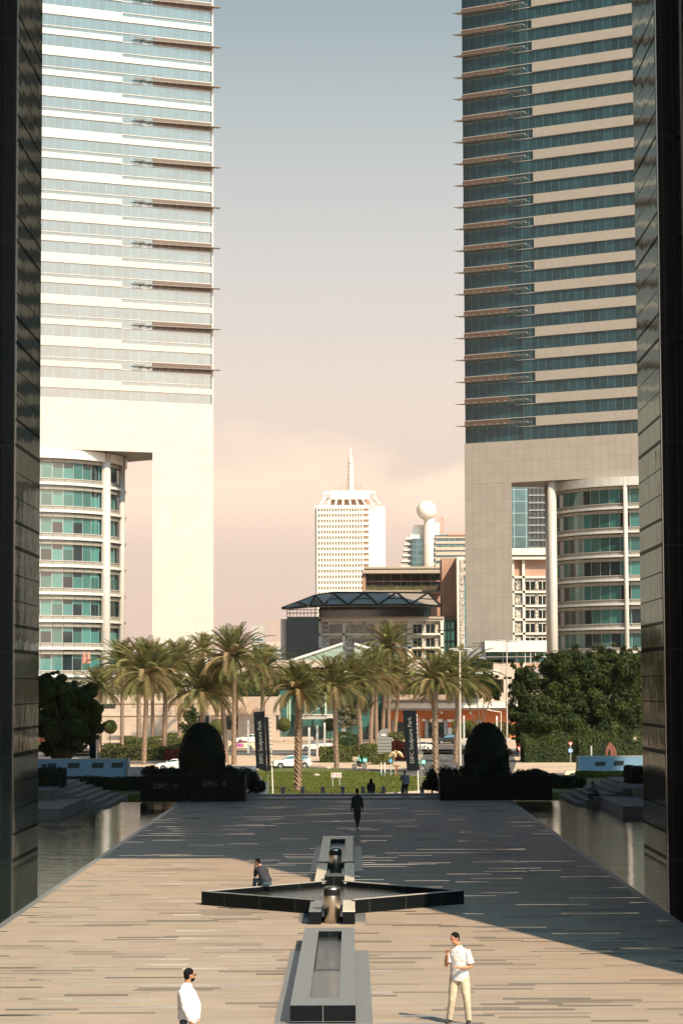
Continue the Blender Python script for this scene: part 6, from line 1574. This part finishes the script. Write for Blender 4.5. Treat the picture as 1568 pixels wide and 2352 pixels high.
def sign(name, label, u, vt, vb, build, Y=None, r0=.04, mt='lightgrey', posts=(0,)):
    Y = Y or GG(u, vb).y; b_ = on(u, Y); r_ = empty(name, tuple(b_), 0, label, 'sign'); k = FL/Y
    for du in posts:
        mb = MB(); x_ = b_.x+du/k; mb.tube((x_, Y+.03, b_.z-.1), (x_, Y+.03, Z(u, vt, Y)), r0, seg=8); mb.build('post', M[mt], r_)
    build(r_, Y, k); return r_
def disc(mb, u, v, rad, Y, dy, seg=24): 
    c = P(u, v, Y); mb.loft([(c.x, Y+dy+.02, c.z), (c.x, Y+dy, c.z)], [rad, rad], side=(1,0,0), seg=seg)
def tri(mb, u, v, w_, h_, Y, dy):
    c = P(u, v, Y); mb.xprism([(c.x-w_/2,c.z+h_/2),(c.x+w_/2,c.z+h_/2),(c.x,c.z-h_/2)], Y+dy, Y+dy+.015)
def b_yield(u, v, w_):
    def f(r_, Y, k):
        W_ = w_/k; mb = MB(); tri(mb, u, v, W_, W_*.95, Y, -.03); mb.build('red_border', M['red'], r_)
        mb = MB(); tri(mb, u, v-.02*w_, W_*.62, W_*.58, Y, -.047); mb.build('white_face', M['white'], r_)
    return f
sign('yield_sign', 'red and white triangular yield sign right of the right topiary', 1192.5, 1722, 1752, b_yield(1192.5, 1721.5, 14), Y=318)
def b_round(r_, Y, k):
    b_yield(1309.5, 1710, 11.5)(r_, Y, k); mb = MB(); disc(mb, 1309.5, 1724.6, 5.6/k, Y, -.03); mb.build('blue_disc', M['blue'], r_)
    c = P(1309.5, 1724.6, Y); R_0 = 3.1/k
    for i in range(3):
        a0 = math.pi/2+i*2.094; mb = MB()
        pts = [(c.x+math.cos(a0+t_)*R_0, Y-.035, c.z+math.sin(a0+t_)*R_0) for t_ in (0,-.35,-.7,-1.05,-1.4)]
        mb.loft(pts, [.04]*5, seg=5); e_ = pts[-1]; d = Vector((math.sin(a0-1.4), 0, -math.cos(a0-1.4))); nn = Vector((math.cos(a0-1.4),0,math.sin(a0-1.4)))
        mb.add([Vector(e_)+nn*.10, Vector(e_)-nn*.10, Vector(e_)+d*.15], [(0,1,2)]); mb.build('arrow', M['white'], r_)
sign('yield_and_roundabout_sign', 'post with a yield triangle above a blue roundabout disc, left of the right hoarding', 1309.5, 1706, 1768, b_round, Y=285)
def b_chev(r_, Y, k):
    a, b_ = P(760.5, 1775.2, Y), P(784, 1786.3, Y); mb = MB(); mb.box(a.x, b_.x, Y-.02, Y, b_.z, a.z); mb.build('board', M['white'], r_)
    w_ = (b_.x-a.x)/3; h = a.z-b_.z
    for i in range(3):
        x0 = a.x+w_*(i+.18); mb = MB(); zc = (a.z+b_.z)/2; t_ = w_*.32
        mb.xprism([(x0,b_.z+h*.08),(x0+t_,b_.z+h*.08),(x0+t_+w_*.35,zc),(x0+t_,a.z-h*.08),(x0,a.z-h*.08),(x0+w_*.35,zc)], Y-.026, Y-.021); mb.build('chevron', M['redp'], r_)
M['redp'] = mat('faded_red_paint', (.45,.12,.12), .6)
sign('chevron_sign', 'white board with three faded red chevrons on two posts in the lawn', 772, 1786, 1809, b_chev, r0=.045, posts=(-8.7, 7.2))
def b_P(u, v):
    def f(r_, Y, k):
        mb = MB(); disc(mb, u, v, 4.3/k, Y, -.03); mb.build('dark_rim', M['black'], r_); mb = MB(); disc(mb, u, v, 3.7/k, Y, -.038); mb.build('disc_face', M['white'], r_)
        c = P(u, v, Y); o = textmesh('P', 6.2/k, mt=M['black']); place_text(o, r_, (c.x-1.7/k, Y-.045, c.z-2.2/k), (1,0,0), (0,0,1))
        mb = MB(); mb.tube((c.x-1.6/k,Y-.046,c.z+2.0/k),(c.x+2.6/k,Y-.046,c.z-2.6/k), .018, seg=4); mb.build('bar', M['black'], r_)
    return f
sign('parking_sign', 'round white P sign right above the grey totem edge', 904.3, 1703, 1727, b_P(904.3,1703), Y=345)
sign('parking_sign', 'round white P sign nearer the right banner, higher of the two', 920.6, 1693, 1712, b_P(920.6,1693), Y=395)
def b_blue(r_, Y, k):
    mb = MB(); disc(mb, 896.7, 1747.8, 4.4/k, Y, -.03); mb.build('blue_disc', mat('light_blue_paint', (.06,.32,.55), .5), r_)
    c = P(896.7,1747.8,Y); mb = MB(); mb.tube((c.x,Y-.035,c.z-.12),(c.x,Y-.035,c.z+.1),.025,seg=4); mb.build('arrow', M['white'], r_)
sign('direction_sign', 'small round light blue sign beside the winged statue', 896.7, 1748, 1785, b_blue, Y=250)
# grey stone totem with slabs
Y = 328; tb = on(884, Y); tt = empty('information_totem', tuple(tb), 0, 'grey slatted stone information totem in the hedge island', 'totem')
mb = MB(); pts = [z2(485,505), z2(485,440), z2(530,388), z2(640,365), z2(640,505)]; mb.xprism([(P(*p,Y).x, P(*p,Y).z) for p in pts], Y, Y+.5); mb.build('head_slab', M['totem'] if 'totem' in M else M.setdefault('totem', mat('totem_stone', (.20,.20,.19), .6, 0, .1, 2)), tt)
for ya, yb in ((507,542),(549,596),(604,646),(654,696),(704,742),(750,795)):
    mb = MB(); a, b_ = P(*z2(472,ya),Y), P(*z2(716,yb),Y); mb.box(a.x, b_.x, Y-.08, Y+.5, b_.z, a.z); mb.build('slab', M['totem'], tt, bevel=.02)
mb = MB(); a, b_ = P(*z2(478,507),Y), P(*z2(708,900),Y); mb.box(a.x, b_.x, Y+.02, Y+.42, tb.z-.1, a.z-.02); mb.build('core', M['black'], tt)
mb = MB(); a, b_ = P(*z2(536,455),Y), P(*z2(610,478),Y); mb.box(a.x, b_.x, Y-.01, Y-.002, b_.z, a.z); mb.build('name_plate', M['white'], tt)
# winged statue on a leaning mast
Y = 250; st = empty('winged_statue', tuple(on(909, Y)), 0, 'gilded winged figure on a slanting mast beside the near road', 'statue'); kk = Y/FL*.1458
def w3(x, y, dy=0): p = P(*z2(x, y), Y); return Vector((p.x, Y+dy, p.z))
mb = MB(); mb.loft([w3(768,1110), w3(745,930), w3(735,820)], [.05,.05,.045], seg=8); mb.build('mast', M['gold'], st)
mb = MB(); mb.loft([w3(735,835), w3(742,800), w3(752,765), w3(756,742), w3(757,720)], [(.10,.08),(.20,.13),(.26,.15),(.12,.10),(.05,.05)], side=(1,0,0), seg=12); mb.ball(tuple(w3(758,722,-.05)), .12, 12, 8)
mb.loft([w3(715,815), w3(745,828), w3(785,800)], [.07,.08,.06], seg=8); mb.build('figure', M['gold'], st, smooth=True)
for pts in (((750,745),(715,752),(690,775),(668,805),(645,838)), ((762,745),(800,742),(835,765),(862,800),(888,826))):
    mb = MB(); mb.loft([w3(*p, -.1) for p in pts], [(.10,.05),(.17,.04),(.20,.04),(.15,.03),(.03,.02)], side=(0,0,1), seg=10); mb.build('wing', M['gold'], st, smooth=True)
r_ = empty('rust_post', tuple(on(911, 243)), 0, 'rust-red T-shaped post standing in front of the statue mast', 'post'); mb = MB(); Y = 243; a = P(911,1760,Y); mb.tube(on(911,Y), (a.x,Y,a.z), .09, seg=8); mb.box(a.x-.42, a.x+.42, Y-.1, Y+.1, a.z, a.z+.07); mb.build('post', M['corten'], r_)
for u, lab in ((874.7,'white post left of the winged statue, left one of the pair'), (883,'white post left of the winged statue, right one of the pair')):
    r_ = empty('marker_post', tuple(on(u, 252)), 0, lab, 'post', 'paired white posts'); a = P(u,1752,252); mb = MB(); mb.tube(on(u,252), (a.x,252,a.z), .075, seg=8); mb.build('post', M['white'], r_)
    mb = MB(); mb.ball((a.x,252,a.z), .08, 8, 6); mb.build('cap', M['grey'], r_)
# slim lighting posts
for (u, vt, vb, lab) in ((710,1671,1747,'slim square light post, left of three before the white sedan'),(728.5,1666,1738,'slim square light post, middle of three before the white sedan'),(745.5,1660,1730,'slim square light post, right of three before the white sedan'),
    (513,1665,1742,'slim pale light post just right of the left topiary'),(570,1653,1730,'slim pale light post between taxi and left banner'),(1065.5,1644,1712,'slim pale light post behind the tall street lamp'),(1141,1645,1714,'slim pale light post right of the right topiary')):
    Yq = min(GG(u, vb).y, 420); b_ = on(u, Yq); r_ = empty('light_post', tuple(b_), 0, lab, 'light post', 'slim square light posts'); zt = Z(u, vt, Yq)
    mb = MB(); mb.box(b_.x-.16, b_.x+.16, Yq-.16, Yq+.16, b_.z-.1, zt-.6); mb.build('post', M['lightgrey'], r_)
    mb = MB(); mb.box(b_.x-.13, b_.x+.13, Yq-.13, Yq+.13, zt-.599, zt-.05); mb.build('lens', M['white'], r_); mb = MB(); mb.box(b_.x-.16, b_.x+.16, Yq-.16, Yq+.16, zt-.049, zt); mb.build('cap', M['lightgrey'], r_)
def street_lamp(label, u, vt, Y, arms, r0):
    b_ = on(u, Y); a = P(u, vt, Y); r_ = empty('street_lamp', tuple(b_), 0, label, 'street lamp', 'tall street lamps'); k = FL/Y
    mb = MB(); mb.loft([b_-Vector((0,0,.2)), a], [r0, r0*.6], seg=12); mb.build('pole', M['pole'], r_)
    for (du, dv, w_) in arms:
        mb = MB(); e_ = P(u+du, vt+dv, Y); mb.tube(a, e_, .05, seg=6); mb.build('arm', M['pole'], r_)
        x0, x1 = e_.x-w_/k/2, e_.x+w_/k/2; mb = MB(); mb.loft([(x0,Y,e_.z),(x0+.2,Y,e_.z+.03),((x0+x1)/2,Y,e_.z+.05),(x1-.2,Y,e_.z+.02),(x1,Y,e_.z-.02)], [(.1,.04),(.26,.09),(.28,.10),(.24,.08),(.06,.03)], side=(0,1,0), seg=10); mb.build('lamp_head', M['lightgrey'], r_, smooth=True)
M['pole'] = mat('galvanised_pole', (.46,.40,.34), .5, .2, .08, 2)
street_lamp('tall street lamp with thick pole beside the rightmost palm', 1055.5, 1496, 282, ((-14,-4,24),(-10,-1,16),(16,-5,22),(22,-1,20)), .19)
street_lamp('tall street lamp with thin pole left of the huge tree', 1163.5, 1474, 322, ((-14,-2,22),(12,-1,24)), .14)
b_ = on(1150, 410); r_ = empty('arm_lamp', tuple(b_), 0, 'low lamp post with one long arm by the terracotta wall end', 'lamp post'); mb = MB(); a = P(1150,1636,410); mb.tube(b_, a, .12, seg=8); mb.build('pole', M['pole'], r_)
mb = MB(); mb.tube(a, P(1120,1632,410), .1, seg=6); mb.build('arm', M['pole'], r_); mb = MB(); e_ = P(1121,1631,410); mb.ball(tuple(e_), (.5,.2,.14), 10, 6); mb.build('lamp_head', M['lightgrey'], r_)
# rusted arch sculpture at the right
Y = 262; r_ = empty('arch_sculpture', tuple(on(1403, Y)), 0, 'rust-brown pointed arch sculpture behind the right hoarding', 'sculpture'); w6 = lambda x, y: (P(1163+.2*x, 1666+.2*y, Y).x, P(1163+.2*x, 1666+.2*y, Y).z)
out = [(1140,480),(1140,290),(1150,250),(1185,192),(1235,240),(1258,290),(1266,340),(1268,480)]; inn = [(1188,480),(1188,320),(1180,275),(1160,320),(1158,480)]
mb = MB(); mb.xprism([w6(*p) for p in [(1140,480),(1140,290),(1150,250),(1185,192),(1181,272),(1160,322),(1157,480)]], Y, Y+1.2); mb.xprism([w6(*p) for p in [(1185,192),(1235,240),(1258,290),(1266,340),(1268,480),(1192,480),(1192,322),(1181,272)]], Y+.003, Y+1.2); mb.build('arch_plate', M['corten'], r_)
r_ = empty('marker_post', tuple(on(1357, 255)), 0, 'pale post in the dark hedge left of the rusted arch', 'post'); mb = MB(); a = P(1357,1714,255); mb.tube(on(1357,255), (a.x,255,a.z), .1, seg=8); mb.build('post', M['lightgrey'], r_)
# small stones on the lawn
for (u, v, s_, lab) in ((611*1.0+115.5,1783,.35,'pale boulder lying on the lawn between palm trunk and chevron sign'),(753.5,1766.5,.4,'pale boulder at the far lawn edge by the second palm')):
    b_ = GG(u, v, .1); r = random.Random(int(u)); mb = MB(); mb.ball((b_.x,b_.y,b_.z+.1), (s_,s_*.7,s_*.5), 10, 7); mb.v = [(x+r.uniform(-.05,.05),y+r.uniform(-.05,.05),z+r.uniform(-.04,.04)) for x,y,z in mb.v]
    tag(mb.build('boulder', M['kerb'], None), lab, 'rock')
# parasols on the podium terrace at the left
Y = 436; r_ = empty('parasol', (X(194,1520,Y), Y, Z(194,1522,Y)), 0, 'closed salmon parasols on the podium terrace at the far left', 'parasol')
mb = MB()
for u in (193, 203): a = P(u, 1520, Y); mb.loft([(a.x,Y,a.z-.3),(a.x,Y,a.z+1.2),(a.x,Y,a.z+1.9)], [.42,.34,.08], seg=10)
mb.build('canopy_cloth', mat('salmon_cloth', (.50,.20,.15), .8), r_)
# ------------------------------------------------------------------ haze
mb = MB(); mb.box(-700, 700, -60, 2600, -5.5, 330)
hz_ = mb.build('haze', [])
hz_.data.materials.clear()
hm = bpy.data.materials.new('haze_air'); hm.use_nodes = True; ht_ = hm.node_tree
ht_.nodes.remove(ht_.nodes['Principled BSDF'])
pv = ht_.nodes.new('ShaderNodeVolumePrincipled'); pv.inputs['Color'].default_value = (.95,.88,.80,1); pv.inputs['Density'].default_value = .00003; pv.inputs['Anisotropy'].default_value = .0
ht_.links.new(pv.outputs[0], ht_.nodes['Material Output'].inputs['Volume']); hz_.data.materials.append(hm)
tag(hz_, 'warm dusty haze hanging in the air over the whole place', 'haze', kind='stuff')
